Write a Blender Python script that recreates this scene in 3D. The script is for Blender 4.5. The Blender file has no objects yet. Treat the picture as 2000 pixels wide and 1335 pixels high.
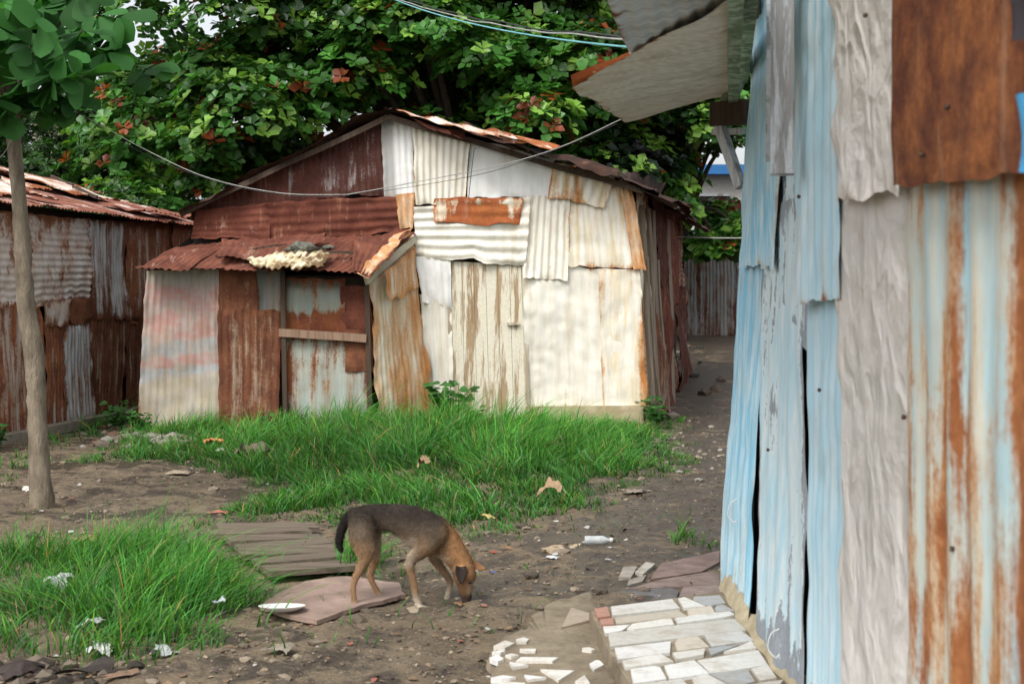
import bpy, math, random
import numpy as np
from mathutils import Vector
rng=np.random.default_rng(7); random.seed(7)
F=2778.; HY=571.; CH=1.5
# survey helper: bearing/elevation readings + distance -> metres (camera station at 0,0,1.5)
def P(a,b,d): return np.array([(a-1000.)/F*d, d, CH-(b-HY)/F*d])
def G(a,b,z=0.):
    d=(CH-z)*F/(b-HY); return np.array([(a-1000.)/F*d,d])
class SN:
    def __init__(s,seed,f=1.,n=14):
        r=np.random.default_rng(seed); s.k=r.normal(size=(n,3))*f; s.p=r.uniform(0,6.28,n); s.n=n
    def __call__(s,x,y,z=0.):
        o=0.
        for i in range(s.n): o=o+np.sin(s.k[i,0]*x+s.k[i,1]*y+s.k[i,2]*z+s.p[i])
        return o/math.sqrt(s.n/2)
def sstep(a,b,x):
    t=np.clip((x-a)/(b-a),0,1); return t*t*(3-2*t)
n1=SN(1,1.2); n2=SN(2,5.); n3=SN(3,16.)
def H(x,y):
    x=np.asarray(x,float); y=np.asarray(y,float)
    near=1-sstep(30,45,np.hypot(x,y))
    return .6*sstep(18,30,y)+near*(.014*n1(x,y)+.006*n2(x,y))
# ---------------- scene / hierarchy
sc=bpy.context.scene
def link(o,parent=None):
    sc.collection.objects.link(o)
    if parent is not None: o.parent=parent
    return o
def empty(name):
    e=bpy.data.objects.new(name,None); return link(e)
def fast(name,V,Fc,mat=None,parent=None,col=None,wear=None,smooth=True,extra=None):
    V=np.asarray(V,np.float32); Fc=np.asarray(Fc,np.int32); k=Fc.shape[1]; m=len(Fc)
    me=bpy.data.meshes.new(name)
    me.vertices.add(len(V)); me.vertices.foreach_set('co',V.ravel())
    me.loops.add(m*k); me.loops.foreach_set('vertex_index',Fc.ravel())
    me.polygons.add(m); me.polygons.foreach_set('loop_start',np.arange(0,m*k,k,dtype=np.int32))
    me.update(calc_edges=True)
    me.polygons.foreach_set('use_smooth',np.full(m,smooth))
    def ca(nm,c):
        c=np.asarray(c,np.float32)
        if c.shape[1]==3: c=np.concatenate([c,np.ones((len(c),1),np.float32)],1)
        a=me.color_attributes.new(nm,'FLOAT_COLOR','POINT'); a.data.foreach_set('color',c.ravel())
    if col is not None: ca('paint',col)
    if wear is not None:
        a=me.attributes.new('wear','FLOAT','POINT'); a.data.foreach_set('value',np.asarray(wear,np.float32).ravel())
    if mat: me.materials.append(mat)
    o=bpy.data.objects.new(name,me); return link(o,parent)
def pmesh(name,V,Fc,mat,parent=None,smooth=False,col=None):
    me=bpy.data.meshes.new(name); me.from_pydata([tuple(map(float,v)) for v in V],[],Fc)
    if col is not None:
        a=me.color_attributes.new('paint','FLOAT_COLOR','POINT')
        c=np.asarray(col,np.float32)
        if c.shape[1]==3: c=np.concatenate([c,np.ones((len(c),1),np.float32)],1)
        a.data.foreach_set('color',c.ravel())
    me.materials.append(mat)
    for p in me.polygons: p.use_smooth=smooth
    me.update()
    return link(bpy.data.objects.new(name,me),parent)
# ---------------- materials
def newmat(name):
    m=bpy.data.materials.new(name); m.use_nodes=True; nt=m.node_tree; nt.nodes.clear(); return m,nt
class NB:
    def __init__(s,nt): s.nt=nt
    def n(s,t,**kw):
        x=s.nt.nodes.new(t)
        for k,v in kw.items():
            if k.startswith('i_'): x.inputs[k[2:]].default_value=v
            else: setattr(x,k,v)
        return x
    def l(s,a,b): s.nt.links.new(a,b)
    def noise(s,vec,scale,det=4.,rough=.6,dist=0.):
        x=s.n('ShaderNodeTexNoise'); x.inputs['Scale'].default_value=scale; x.inputs['Detail'].default_value=det
        x.inputs['Roughness'].default_value=rough; x.inputs['Distortion'].default_value=dist
        s.l(vec,x.inputs['Vector']); return x.outputs['Fac']
    def map(s,vec,sc=(1,1,1),loc=(0,0,0)):
        x=s.n('ShaderNodeMapping'); x.inputs['Scale'].default_value=sc; x.inputs['Location'].default_value=loc
        s.l(vec,x.inputs['Vector']); return x.outputs['Vector']
    def math(s,op,a,b=None):
        x=s.n('ShaderNodeMath',operation=op)
        for i,v in enumerate((a,b)):
            if v is None: continue
            if isinstance(v,(int,float)): x.inputs[i].default_value=v
            else: s.l(v,x.inputs[i])
        return x.outputs[0]
    def rng(s,v,a,b,c=0.,d=1.):
        x=s.n('ShaderNodeMapRange'); s.l(v,x.inputs['Value'])
        for k,q in zip(('From Min','From Max','To Min','To Max'),(a,b,c,d)): x.inputs[k].default_value=q
        return x.outputs['Result']
    def mix(s,f,a,b,mode='MIX'):
        x=s.n('ShaderNodeMix',data_type='RGBA',blend_type=mode)
        if isinstance(f,(int,float)): x.inputs[0].default_value=f
        else: s.l(f,x.inputs[0])
        for i,v in ((6,a),(7,b)):
            if isinstance(v,(tuple,list)): x.inputs[i].default_value=(*v[:3],1)
            else: s.l(v,x.inputs[i])
        return x.outputs[2]
    def out(s,col,rough=.8,bump=None,bs=.3,bd=.01,metal=0.,spec=.3,trans=0.,tcol=None):
        p=s.n('ShaderNodeBsdfPrincipled')
        if isinstance(col,(tuple,list)): p.inputs['Base Color'].default_value=(*col[:3],1)
        else: s.l(col,p.inputs['Base Color'])
        if isinstance(rough,(int,float)): p.inputs['Roughness'].default_value=rough
        else: s.l(rough,p.inputs['Roughness'])
        p.inputs['Metallic'].default_value=metal
        p.inputs['Specular IOR Level'].default_value=spec
        if bump is not None:
            b=s.n('ShaderNodeBump'); b.inputs['Strength'].default_value=bs; b.inputs['Distance'].default_value=bd
            s.l(bump,b.inputs['Height']); s.l(b.outputs[0],p.inputs['Normal'])
        o=s.n('ShaderNodeOutputMaterial'); res=p.outputs[0]
        if trans>0:
            t=s.n('ShaderNodeBsdfTranslucent'); s.l(tcol if tcol is not None else col,t.inputs[0])
            mx=s.n('ShaderNodeMixShader'); mx.inputs[0].default_value=trans
            s.l(res,mx.inputs[1]); s.l(t.outputs[0],mx.inputs[2]); res=mx.outputs[0]
        s.l(res,o.inputs[0])
CREAM=(.79,.76,.67); WHITE=(.79,.79,.76)
RD=(.075,.026,.017); RR=(.17,.05,.025); RO=(.42,.16,.045); RB=(.26,.09,.03)
def sheet(name,c1,c2,r1,r2,amt,streak=(9,9,1.0),seed=0,stain=(.55,.33,.12),stk=.5,rough=.6,soft=.035,grime=.55,big=1.6,bs=.45,crumple=0.,bd=.012):
    m,nt=newmat(name); b=NB(nt)
    tc=b.n('ShaderNodeTexCoord').outputs['Object']
    loc=(seed*3.7,seed*1.9,seed*5.3)
    A=b.noise(b.map(tc,streak,loc),1.,5.,.62)
    Bn=b.noise(b.map(tc,(1,1,1),loc),big,6.,.65,.3)
    C=b.noise(b.map(tc,(streak[0]*1.7,streak[1]*1.7,streak[2]*1.7),(loc[1],loc[2],loc[0])),1.,4.,.6)
    D=b.noise(tc,38.,4.,.7); E=b.noise(b.map(tc,(1,1,1),(loc[2],1,2)),5.,5.,.6)
    w=b.n('ShaderNodeAttribute',attribute_name='wear').outputs['Fac']
    pt=b.n('ShaderNodeAttribute',attribute_name='paint').outputs['Color']
    T=.5+(.5-amt)*.55
    m0=b.math('ADD',b.math('MULTIPLY',A,.5),b.math('MULTIPLY',Bn,.36))
    m0=b.math('ADD',m0,b.math('MULTIPLY',D,.14))
    m0=b.math('ADD',m0,b.math('MULTIPLY',w,.4))
    mask=b.rng(m0,T-soft,T+soft)
    smask=b.rng(m0,T-.16,T+.01)
    paint=b.mix(b.rng(C,.42,.68),c1,c2)
    paint=b.mix(1.,paint,pt,'MULTIPLY')
    paint=b.mix(b.math('MULTIPLY',b.rng(E,.5,.75),grime),paint,(.30,.24,.15))
    paint=b.mix(b.math('MULTIPLY',b.math('MULTIPLY',smask,b.rng(A,.35,.65)),stk),paint,stain)
    rust=b.mix(b.rng(E,.38,.64),r1,r2)
    rust=b.mix(b.rng(D,.35,.75,0.,.6),rust,(r1[0]*.5,r1[1]*.5,r1[2]*.5))
    rust=b.mix(b.rng(C,.6,.8,0.,.5),rust,(.42,.26,.16))
    col=b.mix(mask,paint,rust)
    hgt=b.math('ADD',b.math('MULTIPLY',E,.8),b.math('MULTIPLY',D,.3))
    hgt=b.math('SUBTRACT',hgt,b.math('MULTIPLY',mask,.25))
    if crumple>0:
        nn=b.n('ShaderNodeTexNoise'); nn.inputs['Scale'].default_value=3.5; b.l(tc,nn.inputs['Vector'])
        vs=b.n('ShaderNodeVectorMath',operation='SCALE'); vs.inputs['Scale'].default_value=.45; b.l(nn.outputs['Color'],vs.inputs[0])
        vm=b.n('ShaderNodeVectorMath',operation='ADD'); b.l(tc,vm.inputs[0]); b.l(vs.outputs[0],vm.inputs[1])
        for sc_,k_ in ((5.,1.),(13.,.3)):
            v=b.n('ShaderNodeTexVoronoi',feature='F1'); v.inputs['Scale'].default_value=sc_; b.l(b.map(vm.outputs[0],(1,1,.6)),v.inputs['Vector'])
            hgt=b.math('ADD',hgt,b.math('MULTIPLY',v.outputs['Distance'],crumple*k_))
    b.out(col,b.rng(mask,0,1,rough,.93),hgt,bs,bd,spec=.35)
    return m
def flat(name,c1,c2,scale=6.,rough=.8,sc=(1,1,1),bs=.3,attr=False,trans=0.,bd=.01,spec=.3):
    m,nt=newmat(name); b=NB(nt); tc=b.n('ShaderNodeTexCoord').outputs['Object']
    v=b.map(tc,sc); N=b.noise(v,scale,6.,.65); N2=b.noise(v,scale*6,4.,.7)
    col=b.mix(b.rng(N,.35,.65),c1,c2)
    col=b.mix(b.rng(N2,.45,.8,0,.4),col,(c1[0]*.4,c1[1]*.4,c1[2]*.4))
    if attr: col=b.mix(1.,col,b.n('ShaderNodeAttribute',attribute_name='paint').outputs['Color'],'MULTIPLY')
    b.out(col,rough,b.math('ADD',N,b.math('MULTIPLY',N2,.4)),bs,bd,trans=trans,spec=spec); return m
def wood(name,c1,c2,peel=None,sc=(22,22,1.1),amt=.5,rough=.85):
    m,nt=newmat(name); b=NB(nt); tc=b.n('ShaderNodeTexCoord').outputs['Object']
    A=b.noise(b.map(tc,sc),1.3,6.,.65); B2=b.noise(b.map(tc,tuple(x*.32 for x in sc),(3,1,2)),1.,6.,.75); D=b.noise(tc,50.,3.,.6)
    w=b.mix(b.rng(A,.35,.65),c1,c2)
    if peel is not None:
        k=b.rng(b.math('ADD',b.math('MULTIPLY',A,.35),b.math('MULTIPLY',B2,.65)),amt-.02,amt+.03)
        w=b.mix(k,w,b.mix(b.rng(D,.3,.8),peel,tuple(x*.8 for x in peel)))
    b.out(w,rough,b.math('ADD',A,b.math('MULTIPLY',D,.3)),.5,.008); return m
def leafmat(name,trans=.35,rough=.5,spec=.35):
    m,nt=newmat(name); b=NB(nt)
    c=b.n('ShaderNodeAttribute',attribute_name='paint').outputs['Color']
    b.out(c,rough,None,trans=trans,tcol=b.mix(1.,c,(1.3,1.5,.6),'MULTIPLY'),spec=spec); return m

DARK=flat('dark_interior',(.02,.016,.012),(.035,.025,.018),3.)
# ---------------- panel builder
def panel(name,C,parent,mat,corr='v',per=.076,amp=.008,off=0.,rum=.012,rag=.010,edge=.35,wearf=None,paintf=None,seed=None,res=None,dent=0.,edw=.012):
    TL,TR,BR,BL=[np.asarray(c,float) for c in C]
    w=(np.linalg.norm(TR-TL)+np.linalg.norm(BR-BL))/2; h=(np.linalg.norm(BL-TL)+np.linalg.norm(BR-TR))/2
    seed=seed if seed is not None else random.randint(1,99999)
    fine=per/8. if corr in('v','h') else .03
    if res and corr is None: fine=res
    du=fine if corr=='v' else (res or .03); dv=fine if corr=='h' else (res or .03)
    if corr and res: du=min(du,res); dv=min(dv,res)
    nu=max(4,int(w/du)); nv=max(4,int(h/dv))
    u,v=np.meshgrid(np.linspace(0,1,nu+1),np.linspace(0,1,nv+1))
    s=SN(seed,3.2); s2=SN(seed+1,14.); s3=SN(seed+2,40.); s4=SN(seed+5,9.)
    x=u*w; y=v*h
    r=rag
    vv=v+(r/h)*(s2(x,0.)+.5*s3(x,1.)+.7*s(x,2.))*sstep(.55,1,v)-(r*.7/h)*(s2(x,9.)+.4*s(x,7.))*(1-sstep(0,.45,v))
    uu=u+(r*.55/w)*(s2(3.,y)*.7+s3(2.,y)*.3+s(5.,y))*sstep(.6,1,u)-(r*.55/w)*(s2(8.,y)*.7+s3(7.,y)*.3+s(1.,y))*(1-sstep(0,.4,u))
    uu=uu[...,None]; vv=vv[...,None]
    Q=(TL*(1-uu)+TR*uu)*(1-vv)+(BL*(1-uu)+BR*uu)*vv
    N=np.cross(TR-TL,BL-TL); N/=np.linalg.norm(N)
    cen=(TL+TR+BR+BL)/4
    if np.dot(N,np.array([0,0,1.5])-cen)<0: N=-N
    d=off+rum*s(x,y)+rum*.25*s2(x,y)
    fade=.6+.4*np.clip(s(x*.7,y*.7,3.)+.5,0,1)
    if corr=='v': d=d+amp*fade*np.sin(x/per*6.283)
    elif corr=='h': d=d+amp*fade*np.sin(y/per*6.283)
    if dent>0:
        q=s4(x,y*.6); q2=SN(seed+9,20.)(x+.3*y,y*.8)
        d=d+dent*(np.abs(q)-.6)-dent*.6*np.abs(q2)*np.clip(s(x,y,5.),0,1)
    ed=np.minimum(np.minimum(u,1-u)*w,np.minimum(v,1-v)*h)
    d=d+edw*np.exp(-ed/.04)*s2(x,y,2.)
    Q=Q+N*d[...,None]
    wr=edge*np.exp(-ed/.05)-.0
    if wearf is not None: wr=wr+wearf(u,v)
    col=np.ones(u.shape+(3,))
    if paintf is not None: col=paintf(u,v,x,y)
    idx=np.arange((nu+1)*(nv+1)).reshape(nv+1,nu+1)
    Fc=np.stack([idx[:-1,:-1],idx[1:,:-1],idx[1:,1:],idx[:-1,1:]],-1).reshape(-1,4)
    return fast(name,Q.reshape(-1,3),Fc,mat,parent,col=col.reshape(-1,3),wear=wr.ravel())
def box(name,a,b,mat,parent,th=(.04,.04),up=(0,0,1),jit=.0):
    a=Vector(a); b=Vector(b); d=(b-a); L=d.length; d.normalize(); up=Vector(up)
    s=d.cross(up)
    if s.length<.01: s=d.cross(Vector((1,0,0)))
    s.normalize(); t=s.cross(d); V=[];n=6
    for i in range(n+1):
        c=a+d*L*i/n+s*random.uniform(-jit,jit)+t*random.uniform(-jit,jit)
        for q,r in ((-1,-1),(1,-1),(1,1),(-1,1)): V.append(c+s*q*th[0]/2+t*r*th[1]/2)
    Fc=[(0,3,2,1),(4*n,4*n+1,4*n+2,4*n+3)]
    for i in range(n):
        for k in range(4): Fc.append((4*i+k,4*i+(k+1)%4,4*i+4+(k+1)%4,4*i+4+k))
    return pmesh(name,V,Fc,mat,parent)
def tubegeo(pts,rad,n=10,bump=0.,seed=0):
    pts=np.asarray(pts,float); V=[];Fc=[]; r=np.random.default_rng(seed)
    t=np.linspace(0,1,len(pts)); m=max(len(pts)*5,8); tt=np.linspace(0,1,m)
    def cr(arr):
        out=[]
        for q in tt:
            f=q*(len(pts)-1); i=min(int(f),len(pts)-2); x=f-i
            p0=arr[max(i-1,0)];p1=arr[i];p2=arr[i+1];p3=arr[min(i+2,len(pts)-1)]
            out.append(.5*((2*p1)+(-p0+p2)*x+(2*p0-5*p1+4*p2-p3)*x*x+(-p0+3*p1-3*p2+p3)*x**3))
        return np.array(out)
    pp=cr(pts); rr=np.interp(tt,t,rad)
    for i in range(m):
        d=pp[min(i+1,m-1)]-pp[max(i-1,0)]; d/=np.linalg.norm(d)+1e-9
        a=np.cross(d,[0.31,1,.1]); a/=np.linalg.norm(a); b=np.cross(d,a)
        for k in range(n):
            g=k/n*6.2832; R=rr[i]*(1+bump*r.normal()); V.append(pp[i]+a*math.cos(g)*R+b*math.sin(g)*R)
    for i in range(m-1):
        for k in range(n): Fc.append((i*n+k,i*n+(k+1)%n,(i+1)*n+(k+1)%n,(i+1)*n+k))
    return np.array(V),np.array(Fc)
def tube(name,pts,rad,mat,parent=None,n=10,bump=0.):
    V,Fc=tubegeo(pts,rad,n,bump); return fast(name,V,Fc,mat,parent)
# ================= GROUND
def axis(a,b,near,far,step):
    v=[near]; s=step
    while v[-1]<b: v.append(v[-1]+s); s*= 1.0 if v[-1]<far else 1.12
    w=[near]; s=step
    while w[-1]>a: w.append(w[-1]-s); s*= 1.0 if w[-1]>-far else 1.12
    return np.array(sorted(set(w[1:]+v)))
gx=axis(-220,220,0,5.,.035); gy=axis(-30,320,4.,19.,.04)
X,Y=np.meshgrid(gx,gy); nz=(.0035*n3(X,Y)+.004*np.abs(SN(44,34.)(X,Y))+.0025*SN(45,70.)(X,Y))*(1-sstep(12,20,np.hypot(X,Y)))
Z=H(X,Y)+nz-.004
idx=np.arange(X.size).reshape(X.shape)
Fc=np.stack([idx[:-1,:-1],idx[:-1,1:],idx[1:,1:],idx[1:,:-1]],-1).reshape(-1,4)
gm,nt=newmat('muddy_dirt'); b=NB(nt); tc=b.n('ShaderNodeTexCoord').outputs['Object']
A=b.noise(tc,.9,6.,.6); B2=b.noise(tc,4.,7.,.74,.6); C=b.noise(tc,28.,5.,.78)
vo=b.n('ShaderNodeTexVoronoi'); vo.inputs['Scale'].default_value=34.; b.l(tc,vo.inputs['Vector'])
vo2=b.n('ShaderNodeTexVoronoi'); vo2.inputs['Scale'].default_value=90.; b.l(tc,vo2.inputs['Vector'])
sx=b.n('ShaderNodeSeparateXYZ'); b.l(tc,sx.inputs[0])
path=b.rng(b.math('SUBTRACT',sx.outputs[0],b.math('MULTIPLY',sx.outputs[1],.035)),-.3,.6)
path=b.math('MULTIPLY',path,b.rng(sx.outputs[1],6.,8.))
col=b.mix(b.rng(A,.38,.62),(.150,.110,.066),(.195,.148,.092))
col=b.mix(b.rng(B2,.44,.60,0,.9),col,(.070,.050,.031))
col=b.mix(b.rng(C,.5,.72,0,.75),col,(.27,.215,.15))
peb=b.math('MULTIPLY',b.rng(vo.outputs['Distance'],.18,.30,1,0),b.rng(B2,.45,.6))
col=b.mix(peb,col,b.mix(.6,(.28,.24,.19),vo.outputs['Color'],'MULTIPLY'))
col=b.mix(b.rng(vo2.outputs['Distance'],.2,.35,.45,0),col,(.29,.24,.175))
wn=b.math('ADD',b.math('ADD',b.math('MULTIPLY',A,.5),b.math('MULTIPLY',B2,.5)),b.math('MULTIPLY',path,.075))
wet=b.rng(wn,.495,.55)
col=b.mix(b.math('MULTIPLY',wet,.72),col,(.042,.031,.021))
hg=b.math('ADD',b.math('MULTIPLY',B2,.9),b.math('ADD',b.math('MULTIPLY',C,.45),b.math('MULTIPLY',peb,.25)))
b.out(col,b.rng(wet,0,1,.9,.30),hg,.9,.035,spec=.4)
fast('ground',np.stack([X,Y,Z],-1).reshape(-1,3),Fc,gm)
ico=[(0,0,-1),(.72,-.53,-.45),(-.28,-.85,-.45),(-.89,0,-.45),(-.28,.85,-.45),(.72,.53,-.45),(.28,-.85,.45),(-.72,-.53,.45),(-.72,.53,.45),(.28,.85,.45),(.89,0,.45),(0,0,1)]
icf=[(0,1,2),(1,0,5),(0,2,3),(0,3,4),(0,4,5),(1,5,10),(2,1,6),(3,2,7),(4,3,8),(5,4,9),(1,10,6),(2,6,7),(3,7,8),(4,8,9),(5,9,10),(6,10,11),(7,6,11),(8,7,11),(9,8,11),(10,9,11)]
ico=np.array(ico); icf=np.array(icf)
def rocks(name,xy,size,cols,mat,parent=None,flatn=.6):
    N=len(xy); T=ico[None]*(1+.22*rng.normal(size=(N,12,1)))*size[:,None,None]
    T[:,:,0]*=rng.uniform(.8,1.5,(N,1)); T[:,:,2]*=flatn
    a=rng.uniform(0,6.28,(N,1)); x=T[:,:,0]*np.cos(a)-T[:,:,1]*np.sin(a); y=T[:,:,0]*np.sin(a)+T[:,:,1]*np.cos(a)
    z=H(xy[:,0],xy[:,1])[:,None]+T[:,:,2]+size[:,None]*.15
    V=np.stack([x+xy[:,:1],y+xy[:,1:2],z],-1).reshape(-1,3)
    Fc=(icf[None]+12*np.arange(N)[:,None,None]).reshape(-1,3)
    return fast(name,V,Fc,mat,parent,col=np.repeat(cols,12,0),smooth=False)
stone=flat('stone',(.9,.9,.9),(.6,.6,.6),25.,.85,attr=True)
N=11000
yy=4.9+(rng.uniform(0,1,N)**1.7)*14; xx=rng.uniform(-.42,.42,N)*yy
c=np.array([.25,.20,.145])*rng.uniform(.35,1.7,(N,1)); u_=rng.uniform(size=N)
rocks('gravel',np.stack([xx,yy],-1),rng.uniform(.003,.010,N)*(1+1.8*(u_>.94)+1.8*(u_>.985)),c,stone)
# ================= GRASS
def inpoly(pts,poly):
    x,y=pts[:,0],pts[:,1]; ins=np.zeros(len(pts),bool); n=len(poly); j=n-1
    for i in range(n):
        xi,yi=poly[i]; xj,yj=poly[j]
        c=((yi>y)!=(yj>y))&(x<(xj-xi)*(y-yi)/(yj-yi+1e-12)+xi); ins^=c; j=i
    return ins
def dist_edge(pts,poly):
    D=np.full(len(pts),9.); n=len(poly)
    for i in range(n):
        a=np.array(poly[i]); b_=np.array(poly[(i+1)%n]); ab=b_-a
        t=np.clip(((pts-a)@ab)/(ab@ab+1e-12),0,1); D=np.minimum(D,np.linalg.norm(pts-(a+t[:,None]*ab),axis=1))
    return D
grassm=leafmat('grass_blade',.28,.5,.25)
def grass(name,outl,dens,hmin,hmax,width,seed=0,edgew=.35,tall=None):
    poly=[tuple(G(*p)) for p in outl]; A_=np.array(poly); lo=A_.min(0)-.3; hi=A_.max(0)+.3
    N=int((hi[0]-lo[0])*(hi[1]-lo[1])*dens); pts=rng.uniform(lo,hi,(N,2))
    s=SN(seed+50,5.); s2=SN(seed+51,1.9); s5=SN(seed+53,13.)
    q=pts+.16*np.stack([s(pts[:,0],pts[:,1]),s(pts[:,1],pts[:,0])],-1)
    ok=inpoly(q,poly); pts=pts[ok]; q=q[ok]; de=dist_edge(q,poly)
    cl=s(pts[:,0],pts[:,1])*.7+s5(pts[:,0],pts[:,1])*.7; keep=rng.uniform(size=len(pts))<np.clip(.2+de/edgew*.7,0,1)*np.clip(.68+.5*cl,.08,1)
    pts=pts[keep]; de=de[keep]; cl=cl[keep]; N=len(pts); big=s2(pts[:,0],pts[:,1])
    h=(hmin+(hmax-hmin)*np.clip(de/edgew,0.05,1))*np.clip(.8+.34*cl+.25*big,.3,1.8)*rng.uniform(.35,1.2,N)*np.where(rng.uniform(size=N)>.97,1.5,1)
    if tall is not None: h=h*tall(pts)
    a=rng.uniform(0,6.28,N)+0; lean=rng.uniform(.2,1.25,N); fa=rng.uniform(0,6.28,N)
    lx=np.cos(a)+.5*big; ly=np.sin(a)-.2+.4*cl; W=width*rng.uniform(.6,1.3,N)
    sx=np.cos(fa)*W; sy=np.sin(fa)*W*.6
    z0=H(pts[:,0],pts[:,1])-.01
    def lvl(t,wf):
        o=lean*h*t**1.9; cx=pts[:,0]+lx*o; cy=pts[:,1]+ly*o; cz=z0+h*(t-.32*lean*t**2.4)
        return np.stack([cx-sx*wf,cy-sy*wf,cz],-1),np.stack([cx+sx*wf,cy+sy*wf,cz],-1)
    a0,b0=lvl(0,.5); a1,b1=lvl(.4,.45); a2,b2=lvl(.75,.3); t0,_=lvl(1.,0)
    V=np.stack([a0,b0,a1,b1,a2,b2,t0],1).reshape(-1,3)
    base=7*np.arange(N)[:,None,None]; T=np.array([(0,1,3),(0,3,2),(2,3,5),(2,5,4),(4,5,6)])
    Fc=(T[None]+base).reshape(-1,3)
    g=np.array([.046,.165,.022])*rng.uniform(.5,1.45,(N,1))
    g=g*(1+.16*cl[:,None]+.14*big[:,None]); yl=(rng.uniform(size=N)<.06)[:,None]; g=np.where(yl,np.array([.26,.22,.10])*rng.uniform(.5,1.1,(N,1)),g)
    yg=(rng.uniform(size=N)<.22)[:,None]; g=np.where(yg,g*np.array([1.9,1.35,1.0]),g); bg_=(rng.uniform(size=N)<.15)[:,None]; g=np.where(bg_,g*np.array([.9,1.1,1.9]),g)
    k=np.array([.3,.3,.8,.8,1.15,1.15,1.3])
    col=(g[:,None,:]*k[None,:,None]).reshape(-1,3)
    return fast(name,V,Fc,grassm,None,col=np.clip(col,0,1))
midp=[(150,885),(250,850),(330,832),(430,826),(740,826),(860,820),(950,840),(1060,834),(1240,842),(1320,845),(1352,890),(1335,930),(1230,955),(1180,985),(1120,1030),(1000,1052),(900,1060),(850,1058),(700,1030),(560,1030),(450,1022),(420,985),(480,950),(440,915),(300,915),(200,900)]
def tl(p): return .62+.95*np.exp(-((p[:,0]+1.0)**2/2.2+(p[:,1]-13.6)**2/5.))
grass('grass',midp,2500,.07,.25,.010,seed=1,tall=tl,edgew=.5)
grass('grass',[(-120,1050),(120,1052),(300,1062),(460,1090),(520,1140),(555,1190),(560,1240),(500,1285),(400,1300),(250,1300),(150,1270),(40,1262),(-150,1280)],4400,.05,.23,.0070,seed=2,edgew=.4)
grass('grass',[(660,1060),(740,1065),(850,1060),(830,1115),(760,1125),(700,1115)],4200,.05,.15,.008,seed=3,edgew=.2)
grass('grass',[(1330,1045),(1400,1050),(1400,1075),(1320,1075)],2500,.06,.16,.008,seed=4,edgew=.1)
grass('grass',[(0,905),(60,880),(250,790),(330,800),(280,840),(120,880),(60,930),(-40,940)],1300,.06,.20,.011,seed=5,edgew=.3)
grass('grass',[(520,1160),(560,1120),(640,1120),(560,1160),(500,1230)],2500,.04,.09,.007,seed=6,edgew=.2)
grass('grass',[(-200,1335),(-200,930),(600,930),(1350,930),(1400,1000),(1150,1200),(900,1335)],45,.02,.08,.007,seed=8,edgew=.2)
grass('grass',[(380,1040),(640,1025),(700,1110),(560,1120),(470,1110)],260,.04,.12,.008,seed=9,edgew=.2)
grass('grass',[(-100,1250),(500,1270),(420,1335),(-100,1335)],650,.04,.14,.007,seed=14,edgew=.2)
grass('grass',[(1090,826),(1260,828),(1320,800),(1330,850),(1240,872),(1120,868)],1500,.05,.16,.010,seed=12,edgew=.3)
# ================= LEAVES
_st=[(0,0,0),(.2,.15,.0),(.45,.27,.01),(.7,.34,.0),(.88,.24,-.04),(1,0,-.10)]
LT=[(0,0,0)]+[(t,0,z-.025) for t,w_,z in _st[1:5]]+[(1,0,-.10)]+[(t,w_,z+.02) for t,w_,z in _st[1:5]]+[(t,-w_,z+.02) for t,w_,z in _st[1:5]]
LT=np.array(LT)
LF=[(0,1,6),(0,10,1),(4,5,9),(4,13,5)]
for i in range(3): LF+= [(1+i,2+i,7+i),(1+i,7+i,6+i),(1+i,11+i,2+i),(1+i,10+i,11+i)]
LF=np.array(LF)
LT5=np.array([(0,0,0),(.62,.36,.05),(1,0,-.08),(.62,-.36,.05)]); LF5=np.array([(0,2,1),(0,3,2)])
def unit(v): return v/(np.linalg.norm(v,axis=-1,keepdims=True)+1e-9)
def leaves(name,c,d,up,L,col,mat,parent,lo=False,wr=1.):
    T,Fq=(LT5,LF5) if lo else (LT,LF)
    d=unit(d); s=unit(np.cross(d,up)); u=np.cross(s,d)
    V=c[:,None]+L[:,None,None]*(T[None,:,0:1]*d[:,None]+wr*T[None,:,1:2]*s[:,None]+T[None,:,2:3]*u[:,None])
    k=len(T); Fc=(Fq[None]+k*np.arange(len(c))[:,None,None]).reshape(-1,3)
    return fast(name,V.reshape(-1,3),Fc,mat,parent,col=np.repeat(col,k,0))
def rosettes(name,c,m,nl,L,col,mat,parent,lo=True,el=(.1,.7),wr=1.):
    n=len(c); m=unit(m); t=unit(np.cross(m,rng.normal(size=(n,3)))); b_=np.cross(m,t)
    az=(np.arange(nl)[None]/nl*6.283)+rng.uniform(0,6.28,(n,1))+rng.normal(size=(n,nl))*.25
    e=rng.uniform(el[0],el[1],(n,nl))
    rad=t[:,None]*np.cos(az)[...,None]+b_[:,None]*np.sin(az)[...,None]
    d=rad*np.cos(e)[...,None]+m[:,None]*np.sin(e)[...,None]; d[...,2]-=.12
    up=np.broadcast_to(m[:,None],d.shape)+.3*rng.normal(size=d.shape)
    cc=np.repeat(c[:,None],nl,1)+d*.02
    LL=L[:,None]*rng.uniform(.7,1.15,(n,nl)); co=np.repeat(col[:,None],nl,1)*rng.uniform(.75,1.25,(n,nl,1))
    leaves(name,cc.reshape(-1,3),d.reshape(-1,3),up.reshape(-1,3),LL.ravel(),np.clip(co.reshape(-1,3),0,1),mat,parent,lo,wr)
leafm=leafmat('almond_leaf',.25,.40,.40); leafn=leafmat('young_leaf',.35,.6,.2)
bark=flat('bark',(.30,.25,.18),(.13,.10,.07),14.,.9,(1,1,.3),1.,bd=.03)
darkbark=flat('dark_bark',(.07,.055,.04),(.04,.03,.02),8.,.9)
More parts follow.
